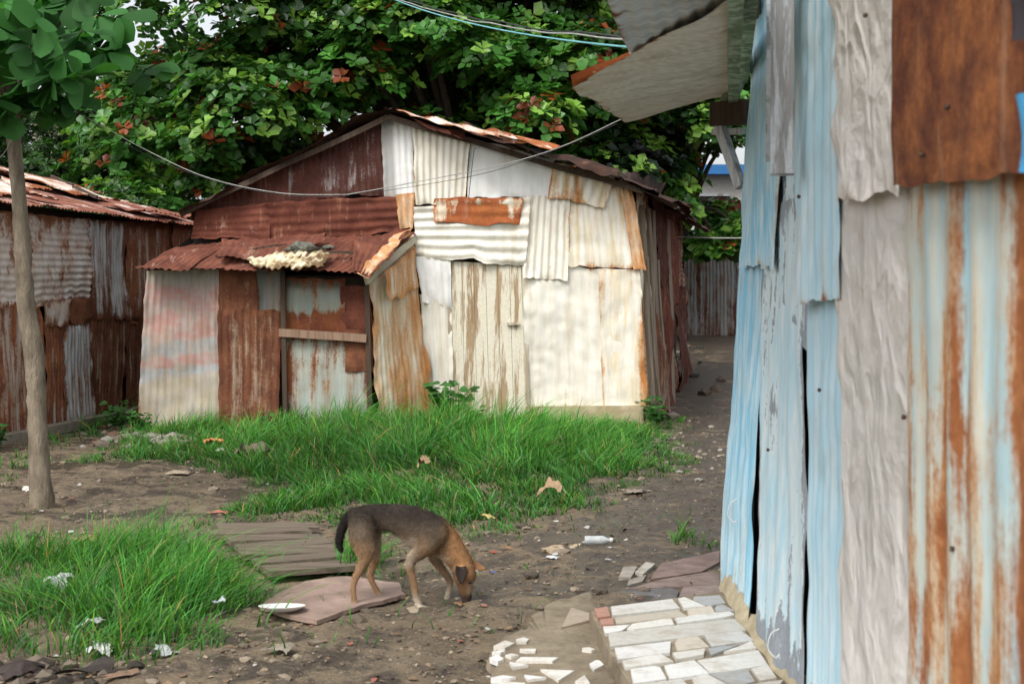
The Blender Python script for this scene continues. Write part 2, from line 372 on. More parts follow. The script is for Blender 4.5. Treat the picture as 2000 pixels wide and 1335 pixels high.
def big_tree(name,base,lobes,perlobe,nl,L,trunkr,colf,wr=1.,zmin=-.35):
    e=empty(name); C_=[];M_=[]
    for (x,y,z,R) in lobes:
        d=unit(rng.normal(size=(perlobe,3))); d[:,2]=np.where(d[:,2]<zmin,-d[:,2],d[:,2])
        d[:,1]-=.35; d=unit(d)
        C_.append(np.array([x,y,z])+d*R*rng.uniform(.55,1.1,(perlobe,1))*np.array([1.1,1,.85])); mm=d*.7; mm[:,2]+=.6; M_.append(mm)
    C_=np.concatenate(C_); M_=np.concatenate(M_); n=len(C_)
    rosettes('foliage',C_,M_,nl,L*rng.uniform(.7,1.25,n),colf(C_),leafm,e,True,wr=wr)
    base=np.array(base,float); top=base+np.array([.2,0,2.2])
    tube('trunk',[base,base+[.1,0,1],top],[trunkr*1.2,trunkr,trunkr*.85],darkbark,e,10,.03)
    for (x,y,z,R) in lobes[::2]:
        p=np.array([x,y,z]); mid=(top*.55+p*.45)+np.array([0,0,.5])
        tube('limb',[top-[0,0,.2],mid,p+[0,0,R*.5]],[trunkr*.5,trunkr*.25,.02],darkbark,e,6)
    return e
def almond(C_):
    n=len(C_); s=SN(77,1.1); q=s(C_[:,0],C_[:,1],C_[:,2])
    c=np.array([.050,.155,.026])*(1+.35*q[:,None])*rng.uniform(.45,1.4,(n,1))
    r=rng.uniform(size=n)
    c=np.where((r<.22)[:,None],np.array([.17,.32,.05])*rng.uniform(.7,1.3,(n,1)),c)
    c=np.where((r>.955)[:,None],np.array([.26,.06,.02])*rng.uniform(.4,1.3,(n,1)),c)
    return np.clip(c,.008,1)
lob=[]
for i in range(205):
    y=rng.uniform(24.5,29.5); z=rng.uniform(2.2,9.4)**1.0; x=rng.uniform(-7.3,4.2)
    if z<3.3 and rng.uniform()<.5: z+=3
    if x>2.9 and z>5.: continue
    if x<-6.0 and 4.6<z and rng.uniform()<.62 : continue
    if x>2.4 and z<5.2 : continue
    lob.append((x,y,z,rng.uniform(.75,1.3)))
big_tree('sea_almond_tree',(-1.,27.5,.4),lob,116,7,.195,.35,almond)
lob2=[(rng.uniform(1.9,3.0),rng.uniform(26,28.5),rng.uniform(2.8,4.6),rng.uniform(.5,.8)) for _ in range(14)]+[(rng.uniform(3.3,4.5),rng.uniform(27,29),rng.uniform(2.2,3.1),rng.uniform(.35,.5)) for _ in range(10)]+[(rng.uniform(3.0,4.6),rng.uniform(26,28),rng.uniform(4.3,5.6),rng.uniform(.4,.65)) for _ in range(15)]
big_tree('sea_almond_tree',(3.1,28.,.5),lob2,70,7,.195,.16,almond)
def darkg(C_): return np.array([.035,.085,.02])*rng.uniform(.5,1.6,(len(C_),1))
lob3=[(rng.uniform(-12.5,-6.9),rng.uniform(28,32),rng.uniform(1.5,5.4),rng.uniform(.7,1.3)) for _ in range(74)]
big_tree('broadleaf_tree',(-10,30,.5),lob3,110,8,.15,.25,darkg,.7)
lob4=[(rng.uniform(-10,-6.),rng.uniform(24,27),rng.uniform(1.0,3.1),rng.uniform(.5,.9)) for _ in range(26)]
big_tree('bush',(-8,25.5,.3),lob4,130,8,.12,.1,darkg,.7)
# ---- near young tree
nt_=empty('young_almond_tree')
tr=[P(84,1000,9.95),P(76,900,9.95),P(72,800,9.95),P(66,690,9.95),P(50,590,9.95),P(44,480,9.95),P(36,380,9.95),P(26,255,9.95),P(20,160,9.9)]
tr[0][2]=-.05
tube('trunk',tr,[.086,.070,.063,.070,.060,.056,.049,.048,.035],bark,nt_,18,.06)
tips=[]
for k,(a,b_,d) in enumerate([(60,180,9.6),(120,120,9.4),(160,60,9.6),(90,40,9.9),(20,60,9.7),(-40,120,9.6),(165,150,9.3),(190,30,9.9),(120,185,9.7),(40,-20,9.8),(-60,20,9.7),(150,-10,9.3),(80,110,10.2),(10,10,10.2),(-20,190,9.4),(60,90,9.1),(195,95,9.8)]):
    e=P(a,b_,d); s0=P(26,235,9.95); mid=(s0+e)/2+[0,0,.06]
    tube('branch',[s0,mid,e],[.028,.016,.007],bark,nt_,7); tips.append(e)
tips=np.array(tips); cc=np.concatenate([tips,tips+rng.normal(size=tips.shape)*.13,tips+rng.normal(size=tips.shape)*.2])
mm=np.tile([0,-.35,1.],(len(cc),1))+.45*rng.normal(size=(len(cc),3))
colr=np.array([.040,.135,.032])*rng.uniform(.6,1.5,(len(cc),1))
rosettes('foliage',cc,mm,8,rng.uniform(.17,.27,len(cc)),colr,leafn,nt_,False,el=(-.85,.2),wr=1.1)
# ---- weeds
def weed(a,b_,d,h,n,seed=0,L=.11):
    e=empty('weed_plant'); base=P(a,b_,d); base[2]=float(H(base[0],base[1])); C_=[];D_=[]
    for i in range(n):
        g=rng.uniform(0,6.28); hh=h*rng.uniform(.5,1.1); t=base+np.array([math.cos(g)*hh*.5,math.sin(g)*hh*.4,hh])
        tube('stem',[base,(base+t)/2+[0,0,hh*.12],t],[.006,.004,.002],leafstem,e,5)
        for q in (.5,.75,1.):
            for _ in range(2): C_.append(base+(t-base)*q); D_.append([rng.normal(),rng.normal()-.3,.15])
    C_=np.array(C_); D_=np.array(D_)
    leaves('leaf_cluster',C_,D_,np.tile([0,-.4,1.],(len(C_),1))+.3*rng.normal(size=C_.shape),rng.uniform(.7,1.3,len(C_))*L,np.array([.06,.17,.04])*rng.uniform(.5,1.4,(len(C_),1)),leafn,e,False,1.25)
leafstem=flat('green_stem',(.08,.16,.04),(.1,.14,.05))
weed(885,825,15.3,.46,24); weed(915,820,15.2,.28,12,L=.09); weed(1285,830,15.7,.30,16,L=.08); weed(1270,815,15.9,.36,8,L=.08)
weed(235,840,15.5,.3,14,L=.08); weed(275,835,15.0,.22,14,L=.07); weed(520,830,15.0,.22,8,L=.06); weed(0,880,13.5,.2,10,L=.07)
# ================= MAIN SHACK
sh=empty('corrugated_metal_shack')
FD=16.0; LD=15.2
def fp(a,b_,o=0.): return P(a,b_,FD)+np.array([0,-o,0])
def quad(pts,D,o=0.):
    return [P(a,b_,D)+np.array([0,-o,0]) for a,b_ in pts]
BV=np.array([1.25,6.8,0.])
body=[P(372,860,16.06),P(1248,860,16.06),P(1218,378,16.06),P(757,238,16.06),P(378,418,16.06)]
V=body+[p+BV for p in body]; Fc=[(0,1,2,3,4),(9,8,7,6,5)]+[(i,i+5,(i+1)%5+5,(i+1)%5) for i in range(5)]
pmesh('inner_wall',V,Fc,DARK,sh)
m_dkrust=sheet('dark_rust_sheet',(.16,.13,.125),(.27,.24,.23),RD,(.12,.04,.028),.66,seed=1,stk=.7,stain=(.12,.04,.02),grime=.7)
m_purp=sheet('purple_rust_sheet',(.16,.12,.12),(.45,.42,.40),RD,(.11,.045,.038),.60,(14,14,.6),seed=2,stk=.7,stain=(.10,.035,.025))
m_red=sheet('red_rust_sheet',(.34,.17,.12),(.44,.33,.28),(.11,.030,.018),(.19,.06,.035),.66,seed=3,stain=(.25,.07,.03))
m_cream=sheet('cream_sheet',CREAM,(.70,.65,.53),RB,RO,.13,seed=4,stk=.6,stain=(.52,.37,.18),grime=.28)
m_white=sheet('white_sheet',WHITE,(.70,.70,.67),RB,RO,.09,seed=5,stk=.35,grime=.25)
m_stain=sheet('stained_cream_sheet',CREAM,(.70,.60,.40),(.40,.15,.04),(.5,.22,.07),.27,seed=6,stk=.75,stain=(.58,.36,.14),grime=.22,soft=.07)
m_orange=sheet('orange_rust_sheet',(.74,.68,.55),(.66,.50,.31),(.46,.19,.06),(.58,.29,.11),.42,seed=7,stk=.95,stain=(.62,.34,.14),soft=.12,grime=.15)
m_rustpatch=sheet('rust_patch_sheet',(.66,.61,.48),(.6,.5,.35),(.34,.09,.03),(.42,.14,.04),.58,seed=8,stk=.9,stain=(.5,.22,.07))
m_grey=sheet('galvanised_sheet',(.36,.38,.37),(.48,.48,.44),RR,RB,.33,seed=9,stk=.8,stain=(.30,.18,.09),grime=.5)
m_pink=sheet('pink_sheet',(.9,.9,.9),(.72,.72,.72),RB,(.40,.22,.12),.19,(14,14,2.5),seed=10,stk=.5,stain=(.42,.26,.15),grime=.5)
m_brown=sheet('brown_rust_sheet',(.30,.21,.15),(.36,.28,.20),(.13,.045,.024),(.23,.09,.042),.58,(12,12,.9),seed=11,stk=.8,stain=(.2,.08,.035))
m_roof=sheet('rusty_roof_sheet',(.36,.22,.17),(.48,.37,.31),(.12,.036,.022),(.22,.075,.042),.66,(9,1.2,1.2),seed=12,stain=(.28,.09,.045),stk=.9)
m_roofd=sheet('dark_roof_sheet',(.10,.08,.07),(.17,.15,.13),(.03,.018,.013),(.07,.028,.016),.6,(3,3,3),seed=13,stk=.7,stain=(.1,.04,.02))
m_roofl=sheet('pale_roof_sheet',(.66,.60,.54),(.56,.48,.42),(.25,.08,.03),RB,.36,(5,2,2),seed=14,stk=.8,stain=(.5,.25,.12))
gl=lambda u,v,x,y:np.ones(u.shape+(3,))*(.5+.5*sstep(.25,.5,u))[...,None]
pieces=[
 ('gable_sheet',[(372,412),(492,352),(496,410),(372,432)],m_dkrust,'v',.0,{}),
 ('gable_sheet',[(486,352),(618,290),(622,392),(492,404)],m_dkrust,'v',.02,{}),
 ('gable_sheet',[(612,292),(742,236),(756,384),(620,390)],m_purp,'v',.035,{}),
 ('gable_sheet',[(744,232),(806,242),(812,380),(752,382)],m_white,'v',.05,dict(paintf=gl)),
 ('gable_sheet',[(806,240),(918,272),(908,408),(812,396)],m_cream,'v',.075,dict(amp=.011)),
 ('gable_sheet',[(916,272),(1082,312),(1078,386),(914,386)],m_white,None,.06,dict(dent=.009)),
 ('gable_sheet',[(1080,318),(1206,340),(1180,405),(1068,386)],m_stain,'v',.09,dict(amp=.014,per=.11)),
 ('band_sheet',[(384,410),(528,398),(530,470),(376,470)],m_red,'h',.05,dict(rum=.02)),
 ('band_sheet',[(527,396),(778,384),(786,455),(528,470)],m_red,'h',.075,dict(rum=.02,wearf=lambda u,v:.22+0*u,per=.1)),
 ('band_sheet',[(774,380),(812,376),(808,448),(782,450)],m_orange,'v',.09,{}),
 ('band_sheet',[(810,404),(1036,386),(1028,516),(812,502)],m_cream,'h',.085,dict(per=.115,amp=.012)),
 ('rust_patch',[(846,388),(1022,388),(1016,440),(848,434)],m_rustpatch,'h',.12,dict(per=.12,wearf=lambda u,v:.42*np.exp(-((u-.55)/.36)**4)*sstep(.15,.4,v)-.3)),
 ('wall_sheet',[(1034,384),(1112,378),(1106,546),(1022,542)],m_cream,'v',.07,dict(amp=.011)),
 ('wall_sheet',[(1108,392),(1216,352),(1250,526),(1110,522)],m_stain,'v',.05,dict(amp=.004,dent=.005)),
 ('wall_sheet',[(1020,520),(1250,526),(1264,800),(1026,806)],m_cream,'v',.03,dict(amp=.005,per=.15,dent=.006,wearf=lambda u,v:.26*sstep(.75,1,u)*sstep(.3,.9,v)+.16*sstep(.8,1,v))),
 ('wall_sheet',[(1168,526),(1250,528),(1262,796),(1176,798)],m_stain,'v',.05,dict(amp=.004,per=.15,dent=.005,wearf=lambda u,v:.26*sstep(.7,1,u)*sstep(.2,.7,v)-.14)),
 ('wall_sheet',[(812,500),(880,506),(884,600),(826,590)],m_white,'v',.06,{}),
 ('wall_sheet',[(822,575),(882,585),(890,850),(838,850)],m_cream,'v',.035,{}),
 ('corner_sheet',[(1206,352),(1232,362),(1262,530),(1240,530)],m_orange,'v',.075,{}),
]
for nm,q,mt,co,o,kw in pieces: panel(nm,quad(q,FD,o),sh,mt,co,**kw)
basem=flat('stained_render',(.58,.50,.34),(.36,.28,.16),5.,.9)
box('base_board',fp(1026,820,.05),fp(1256,818,.05),basem,sh,(.05,.32))
dm=wood('peeling_door',(.40,.29,.17),(.24,.15,.08),(.74,.69,.55),(13,13,1.2),.465)
fr=wood('door_frame_wood',(.42,.36,.26),(.25,.19,.13),(.6,.55,.42),amt=.5)
n=6
for i in range(n):
    t0=i/n; t1=(i+1)/n
    tl_=fp(878,510,.03)*(1-t0)+fp(1018,517,.03)*t0; tr_=fp(878,510,.03)*(1-t1)+fp(1018,517,.03)*t1
    bl=fp(886,833,.03)*(1-t0)+fp(1028,834,.03)*t0; br=fp(886,833,.03)*(1-t1)+fp(1028,834,.03)*t1
    e_=np.array([.0018,0,0]); o=np.array([0,-random.uniform(0,.006),0]); th=np.array([0,.03,0])
    q=[tl_+e_+o,tr_-e_+o,br-e_+o,bl+e_+o]
    pmesh('door_plank',q+[p+th for p in q],[(0,3,2,1),(0,1,5,4),(1,2,6,5),(2,3,7,6),(3,0,4,7)],dm,sh)
box('door_frame',fp(1023,512,.02),fp(1031,838,.02),fr,sh,(.04,.05))
box('door_frame',fp(876,505,.02),fp(884,836,.02),fr,sh,(.03,.05))
box('door_latch',fp(990,632,.06),fp(1014,631,.06),fr,sh,(.03,.03))
box('door_sill',fp(925,842,.1),fp(1080,838,.1),flat('sill_concrete',(.42,.38,.3),(.3,.26,.2),8.),sh,(.28,.07))
# side wall
A0=P(1252,835,FD); A1=A0+BV
def sp(t,z,o=0.):
    n_=np.array([BV[1],-BV[0],0])/np.linalg.norm(BV); p=A0+BV*t; p=p+n_*(o-.06*z*(1-t)*.8); p[2]=z; return p
side=[(.0,.13,.0,1.3,m_orange),(.0,.14,1.25,2.62,m_stain),(.12,.34,.0,1.2,m_brown),(.11,.3,1.1,2.65,m_brown),(.3,.52,.0,2.1,m_red),(.28,.55,1.7,2.7,m_dkrust),(.5,.75,.1,1.5,m_brown),(.5,.78,1.4,2.7,m_red),(.72,1.,.1,1.6,m_dkrust),(.75,1.,1.4,2.7,m_brown)]
for k,(a,b_,z0,z1,mt) in enumerate(side):
    o=.03+.03*(k%3); panel('side_sheet',[sp(a,z1,o),sp(b_,z1-.02,o),sp(b_,z0,o+.05),sp(a,z0-.1,o)],sh,mt,'v' if k%3 else 'h',rum=.03,rag=.03)
pw=wood('grey_post',(.30,.25,.19),(.18,.14,.10))
for t in (.03,.12,.2,.5): box('side_post',sp(t,-.1,.12),sp(t+.01,2.5,.1),pw,sh,(.06,.05),jit=.01)
for t in (.08,.27): box('side_brace',sp(t,.0,.16),sp(t-.05,1.9,.12),pw,sh,(.05,.05),jit=.012)
dwood=wood('dark_wood',(.09,.06,.04),(.05,.035,.025))
# roof
ap=P(757,220,15.75); le=P(345,410,15.75); re=P(1262,366,15.75)
for side_,(a,b_) in enumerate(((ap,le),(ap,re))):
    n=4
    for i in range(n):
        t0=i/n-.02; t1=(i+1)/n+.03; j=np.array([0,-.05*(i%2)+random.uniform(-.05,.03),.012*(n-i)])
        for s_ in range(3):
            z=np.array([0,0,.01*s_]); aa=a*(1-t0)+b_*t0+j; bb=a*(1-t1)+b_*t1+j
            panel('roof_sheet',[aa+BV*(.36*(s_+1))-z,bb+BV*(.36*(s_+1))-z,bb+BV*.33*s_+z*1.,aa+BV*.33*s_+z*1.],sh,m_roofd if (s_==0 or (i+s_)%2) else m_roof,None,rum=.02,rag=.03,res=.06)
box('gable_rafter',ap+[0,.08,-.04],le+[.02,.08,-.04],dwood,sh,(.05,.06),jit=.008)
box('gable_rafter',ap+[0,.08,-.04],re+[-.02,.08,-.04],dwood,sh,(.05,.06),jit=.008)
panel('roof_edge_sheet',[P(775,213,15.6),P(985,258,15.6),P(1040,286,15.5),P(800,222,15.5)],sh,m_roofl,None,rum=.015,rag=.015)
panel('roof_edge_sheet',[P(960,254,15.75),P(1098,282,15.7),P(1082,290,15.45),P(975,268,15.45)],sh,m_rustpatch,None,rum=.010,rag=.012,wearf=lambda u,v:-.12+0*u)
panel('roof_edge_sheet',[P(900,246,15.7),P(1210,330,15.7),P(1205,342,15.5),P(900,258,15.5)],sh,m_roofd,None,rum=.02,rag=.02)
panel('roof_edge_sheet',[P(800,232,15.8),P(905,258,15.8),P(915,276,15.72),P(850,262,15.72)],sh,m_red,None,rum=.02,rag=.03)
panel('roof_edge_sheet',[P(1205,332,15.8),P(1300,360,18.5),P(1290,380,18.3),P(1215,352,15.6)],sh,m_roofd,None,rum=.03,rag=.04)
for k in range(4):
    t=k*.25; a=re+BV*t; b_=re+BV*(t+.28); o=np.array([.30+.05*(k%2),0,-.14-.03*(k%2)])
    panel('eave_sheet',[a+[-.2,0,.1],b_+[-.2,0,.1],b_+o,a+o],sh,m_roofd,None,rum=.03,rag=.04)
# lean-to
k1=lambda u,v,x,y:np.ones(u.shape+(3,))*.5
lf=[('leanto_sheet',[(286,528),(428,526),(432,850),(266,850)],m_pink,'v',.0,dict(rum=.012,rag=.006,dent=.006,paintf=None)),
 ('leanto_sheet',[(428,522),(502,524),(506,612),(430,612)],m_brown,'v',.03,{}),
 ('leanto_sheet',[(498,522),(556,526),(552,612),(502,612)],m_grey,'v',.02,dict(paintf=k1)),
 ('leanto_sheet',[(426,606),(550,604),(546,850),(430,850)],m_brown,'v',.045,{}),
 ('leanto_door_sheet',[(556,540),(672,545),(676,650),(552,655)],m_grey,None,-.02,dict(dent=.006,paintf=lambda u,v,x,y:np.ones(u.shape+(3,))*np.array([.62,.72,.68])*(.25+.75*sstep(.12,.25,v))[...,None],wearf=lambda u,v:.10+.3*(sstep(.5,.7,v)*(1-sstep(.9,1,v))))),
 ('leanto_door_sheet',[(554,655),(715,652),(722,850),(566,850)],m_grey,None,-.01,dict(dent=.006,paintf=lambda u,v,x,y:np.ones(u.shape+(3,))*np.array([.92,1.,.95]),wearf=lambda u,v:.08+0*u)),
 ('leanto_patch',[(666,556),(722,556),(730,650),(670,648)],m_red,None,.01,dict(wearf=lambda u,v:.15+0*u,dent=.006)),
 ('leanto_patch',[(672,645),(726,645),(730,725),(676,728)],m_brown,None,.02,dict(wearf=lambda u,v:.15+0*u,dent=.004)),
]
def pinkf(u,v,x,y):
    w_=SN(5,3.)(x,y)*.02+SN(6,12.)(x,y)*.014+SN(7,40.)(x,y)*.006+v
    pk=np.array([.50,.29,.25]); gr=np.array([.36,.38,.38]); cr=np.array([.50,.44,.33]); wh=np.array([.5,.48,.42])
    c=pk+0*u[...,None]
    def mixin(c,col,a,b_): k=(sstep(a-.02,a+.02,w_)*(1-sstep(b_-.02,b_+.02,w_)))[...,None]; return c*(1-k)+col*k
    c=mixin(c,wh,-.1,.07); c=mixin(c,gr,.40,.52); c=mixin(c,pk*.95,.52,.58); c=mixin(c,gr*1.15,.60,.68); c=mixin(c,cr,.68,1.2)
    k=np.clip(.5+.6*SN(8,16.)(x,y*.7)+.5*SN(9,45.)(x,y),0,1)[...,None]*.6
    return (c*(1-k)+np.array([.46,.42,.37])*k)*1.1
lf[0][5]['paintf']=pinkf
for nm,q,mt,co,o,kw in lf: panel(nm,quad(q,LD,o),sh,mt,co,**kw)
bk=[P(276,860,LD+.06),P(730,860,LD+.06),P(722,540,LD+.06),P(286,528,LD+.06)]
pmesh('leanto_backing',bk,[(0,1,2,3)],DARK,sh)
box('leanto_rail',P(545,649,LD-.06),P(716,660,LD-.06),wood('rail_wood',(.33,.22,.15),(.2,.12,.08)),sh,(.05,.085),jit=.004)
box('leanto_post',P(552,530,LD-.05),P(558,850,LD-.05),dwood,sh,(.04,.05)); box('leanto_post',P(716,556,LD-.04),P(724,850,LD-.04),dwood,sh,(.035,.05),jit=.005)
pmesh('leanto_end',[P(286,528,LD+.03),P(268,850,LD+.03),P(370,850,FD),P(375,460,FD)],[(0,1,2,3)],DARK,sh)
panel('leanto_side_sheet',[P(724,548,LD-.02),P(806,474,FD-.08),P(852,830,FD-.12),P(738,850,LD-.02)],sh,m_orange,'v',off=.0,amp=.003,rum=.010,rag=.006,dent=.003,wearf=lambda u,v:-.25+.42*sstep(.15,.45,u)*sstep(.1,.5,v))
panel('leanto_side_sheet',[P(748,530,LD),P(808,482,FD-.1),P(811,565,FD-.12),P(752,590,LD)],sh,m_orange,'v',off=.04,rum=.01,amp=.003,wearf=lambda u,v:.06+0*u)
fb=wood('fascia_board',(.5,.42,.28),(.4,.25,.12),(.66,.60,.45),amt=.42)
box('leanto_fascia',P(714,548,LD-.12),P(808,466,FD-.12),fb,sh,(.04,.09),jit=.004)
RT0=P(372,470,FD-.02); RT1=P(806,452,FD-.02)
E0=P(270,522,14.85); E1=P(698,532,14.85)
for i in range(5):
    t0=i/5-.02; t1=(i+1)/5+.03; j=np.array([0,random.uniform(-.06,.05),.012*(i%2)+random.uniform(0,.02)])
    a=RT0*(1-t0)+RT1*t0; b_=RT0*(1-t1)+RT1*t1; c_=E0*(1-t1)+E1*t1; d_=E0*(1-t0)+E1*t0
    panel('leanto_roof_sheet',[a,b_,c_+j,d_+j],sh,m_roof,'v',rum=.014,rag=.014,amp=.009,edge=.3,edw=.006)
panel('leanto_roof_sheet',[P(440,478,15.6),P(640,468,15.6),P(600,518,15.0),P(430,508,15.0)],sh,m_roof,'v',off=.05,rum=.02,rag=.02,amp=.008)
panel('leanto_roof_scrap',[P(490,500,15.05),P(650,495,15.15),P(625,530,14.78),P(482,515,14.78)],sh,sheet('moss_cream',(.66,.62,.47),(.55,.5,.3),(.15,.09,.04),(.2,.13,.06),.38,(4,4,4),seed=31),'v',off=.04,rum=.02,rag=.035,amp=.009)
panel('leanto_roof_lip',[P(690,470,15.7),P(806,456,15.8),P(722,552,14.85),P(690,535,14.85)],sh,m_roof,'v',off=.05,rum=.012,rag=.01,wearf=lambda u,v:-.05+.12*(1-v),amp=.008)
panel('leanto_roof_lip',[P(770,470,15.7),P(808,456,15.8),P(722,556,14.84),P(700,540,14.84)],sh,m_orange,None,off=.065,rum=.010,rag=.01)
def lump(name,c,R,mat,parent,seed=0,sc=(1,1,.6)):
    u,v=np.meshgrid(np.linspace(0,6.2832,21)[:-1],np.linspace(.05,3.09,12)); s=SN(seed,2.5); s2=SN(seed+1,7.)
    x=np.sin(v)*np.cos(u); y=np.sin(v)*np.sin(u); z=np.cos(v); R_=R*(1+.22*s(x,y,z)+.12*s2(x,y,z))
    V=np.stack([x*R_*sc[0]+c[0],y*R_*sc[1]+c[1],z*R_*sc[2]+c[2]],-1).reshape(-1,3)
    idx=np.arange(V.shape[0]).reshape(u.shape); nx=np.roll(idx,-1,1)
    Fc=np.stack([idx[:-1],idx[1:],nx[1:],nx[:-1]],-1).reshape(-1,4)
    return fast(name,V,Fc,mat,parent)
mossy=flat('mossy_debris',(.24,.24,.19),(.06,.06,.045),14.,.95,bs=.9,bd=.03)
lump('roof_debris',P(590,488,15.2),.17,mossy,sh,3,(1.15,.8,.5)); lump('roof_debris',P(500,490,15.4),.09,mossy,sh,5,(1.6,.8,.4)); lump('roof_debris',P(640,484,15.5),.06,mossy,sh,6)
box('roof_stick',P(420,500,15.2),P(560,478,15.4),dwood,sh,(.03,.03),jit=.01)
box('roof_stick',P(540,497,15.1),P(690,492,15.2),dwood,sh,(.03,.03),jit=.01)
# ================= LEFT SHACK
ls=empty('corrugated_metal_shack')
wa=np.array([-5.62,12.,0]); wb=np.array([-4.28,19.7,0]); wd=wb-wa
wn=np.array([wd[1],-wd[0],0])/np.linalg.norm(wd)
def lp(a,b_):
    k=(a-1000)/F; t=(k*wa[1]-wa[0])/(wd[0]-k*wd[1]); p=wa+wd*t; p[2]=CH-(b_-HY)/F*p[1]; return p
def lq(q,o): return [lp(a,b_)+wn*o for a,b_ in q]
V=[wa,wb,wb+[-4.5,.8,0],wa+[-4.5,.8,0]]; V=[v-wn*.04 for v in V]; V=V+[v+np.array([0,0,2.42]) for v in V]
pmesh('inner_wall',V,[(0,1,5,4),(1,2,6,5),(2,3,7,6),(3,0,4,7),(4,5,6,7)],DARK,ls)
m_lw=sheet('weathered_rust_white',(.66,.59,.52),(.56,.50,.45),(.22,.08,.04),(.36,.16,.075),.37,(7,7,3.5),seed=21,stk=.9,stain=(.42,.21,.12))
m_lg=sheet('weathered_grey_rust',(.46,.47,.47),(.56,.56,.53),(.12,.04,.022),(.2,.075,.03),.41,(9,9,.7),seed=22,stk=.9,stain=(.25,.12,.06))
m_lr=sheet('weathered_deep_rust',(.42,.32,.26),(.46,.40,.34),(.18,.058,.028),(.33,.125,.052),.56,(9,9,.7),seed=23,stk=.9,stain=(.32,.13,.06))
for q,mt,co,o in [([(-160,395),(170,428),(172,590),(-160,620)],m_lw,'h',.03),([(166,428),(240,432),(246,625),(170,622)],m_lg,'v',.05),([(236,432),(330,436),(330,640),(242,630)],m_lr,'v',.03),
    ([(325,436),(372,438),(372,700),(326,700)],m_lr,'v',.05),([(-160,590),(72,588),(82,905),(-160,1010)],m_lr,'v',.05),([(70,588),(128,584),(124,636),(74,640)],m_lw,None,.08),([(78,630),(118,632),(120,870),(80,885)],m_lr,'v',.04),
    ([(112,632),(168,628),(176,850),(116,868)],m_lg,'v',.06),([(166,622),(240,620),(238,812),(176,846)],m_brown,'v',.04),([(236,618),(300,620),(300,800),(236,815)],m_brown,'v',.06),([(120,584),(172,580),(170,628),(126,634)],m_lr,None,.07),([(290,640),(372,640),(372,790),(292,795)],m_lr,'v',.03)]:
    panel('wall_sheet',lq(q,o),ls,mt,co,rum=.015,rag=.010,amp=.009)
eu=np.array([0,0,2.45])
m_roof2=sheet('red_roof_sheet',(.54,.44,.40),(.58,.51,.47),(.19,.065,.042),(.28,.11,.068),.56,(2,9,2),seed=25,stain=(.36,.15,.10),stk=.9)
def rf(t,s):
    return wa+wd*t+eu+wn*(.22-s)+np.array([0,0,.26*s-.05])
k=0
for i in range(5):
    for j in range(2):
        t0=i*.2-.02; t1=t0+.23; s0=j*1.7; s1=s0+1.85; z=np.array([0,0,.012*(k%2)+.03*j])
        panel('roof_sheet',[rf(t0,s1)+z,rf(t1,s1)+z,rf(t1,s0)+z*1.2,rf(t0,s0)+z*1.2],ls,m_roof2,'v',rum=.012,rag=.010,amp=.009,edw=.006); k+=1
for (t0,t1,s0,s1,mt,o) in [(.3,.48,.3,1.2,m_roofl,.07),(.5,.6,.9,1.9,m_roofl,.08),(.68,.9,.9,2.2,m_roofl,.08),(.15,.35,1.,2.2,m_roofl,.08),(.7,.95,.1,.6,m_roof2,.07),(.45,.7,1.6,2.8,m_roofl,.14)]:
    z=np.array([0,0,o]); panel('roof_sheet',[rf(t0,s1)+z,rf(t1,s1)+z*1.2,rf(t1+.02,s0)+z,rf(t0+.01,s0)+z],ls,mt,'v',rum=.02,rag=.02,amp=.010)
for i in range(6):
    t=.12+.15*i; s=random.uniform(.3,1.8); box('roof_stick',rf(t,s)+[0,0,.10],rf(t+.07,s+.6)+[0,0,.12],dwood,ls,(.035,.035),jit=.012)
box('foundation_kerb',np.array([wa[0]+.35,wa[1]+.5,.03]),np.array([wb[0]-.25,wb[1]-2.0,.05]),flat('old_concrete',(.30,.26,.2),(.18,.16,.12),6.),ls,(.14,.1),jit=.01)
# ================= RIGHT BUILDING
rb=empty('painted_metal_house')
V=[(1.06,.3,-.1),(6,.3,-.1),(6,6.8,-.1),(1.06,6.8,-.1),(1.24,.3,3.1),(6,.3,3.1),(6,6.8,3.1),(1.24,6.8,3.1)]
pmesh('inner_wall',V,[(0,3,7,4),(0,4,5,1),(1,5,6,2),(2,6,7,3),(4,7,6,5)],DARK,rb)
def rp(a,z,o=0.):
    d=5.
    for _ in range(25):
        lean=.062*max(z,0)*sstep(4.2,6.5,d); d=.5*d+.5*F*(1.0+lean-o)/(a-1000.)
    return np.array([1.0+lean-o,d,z])
m_b1=sheet('sky_blue_sheet',(.22,.52,.70),(.58,.73,.78),(.42,.44,.42),(.48,.42,.30),.23,(18,18,1.2),seed=41,stain=(.66,.72,.70),stk=.8,grime=.35)
m_b2=sheet('peeling_blue_sheet',(.40,.63,.73),(.66,.73,.74),(.32,.35,.38),(.28,.31,.34),.385,(9,9,2.4),seed=42,stain=(.74,.78,.78),stk=.8,soft=.008,grime=.25)
m_b3=sheet('pale_blue_sheet',(.40,.63,.74),(.64,.74,.77),(.36,.13,.05),RB,.17,(12,12,.9),seed=43,stain=(.6,.6,.52),stk=.6,grime=.3)
m_c1=sheet('crumpled_cream_sheet',(.72,.69,.65),(.64,.61,.56),(.30,.14,.07),(.2,.1,.06),.13,(4,4,1.5),seed=44,stain=(.50,.38,.26),stk=.45,grime=.2,crumple=2.2,bs=.75,rough=.42,bd=.022)
m_r1=sheet('deep_rust_plate',(.56,.48,.38),(.5,.3,.15),(.12,.034,.015),(.40,.14,.04),.80,(9,9,1.2),seed=45,stain=(.45,.18,.06),stk=.9,big=3.,bs=.8,bd=.018)
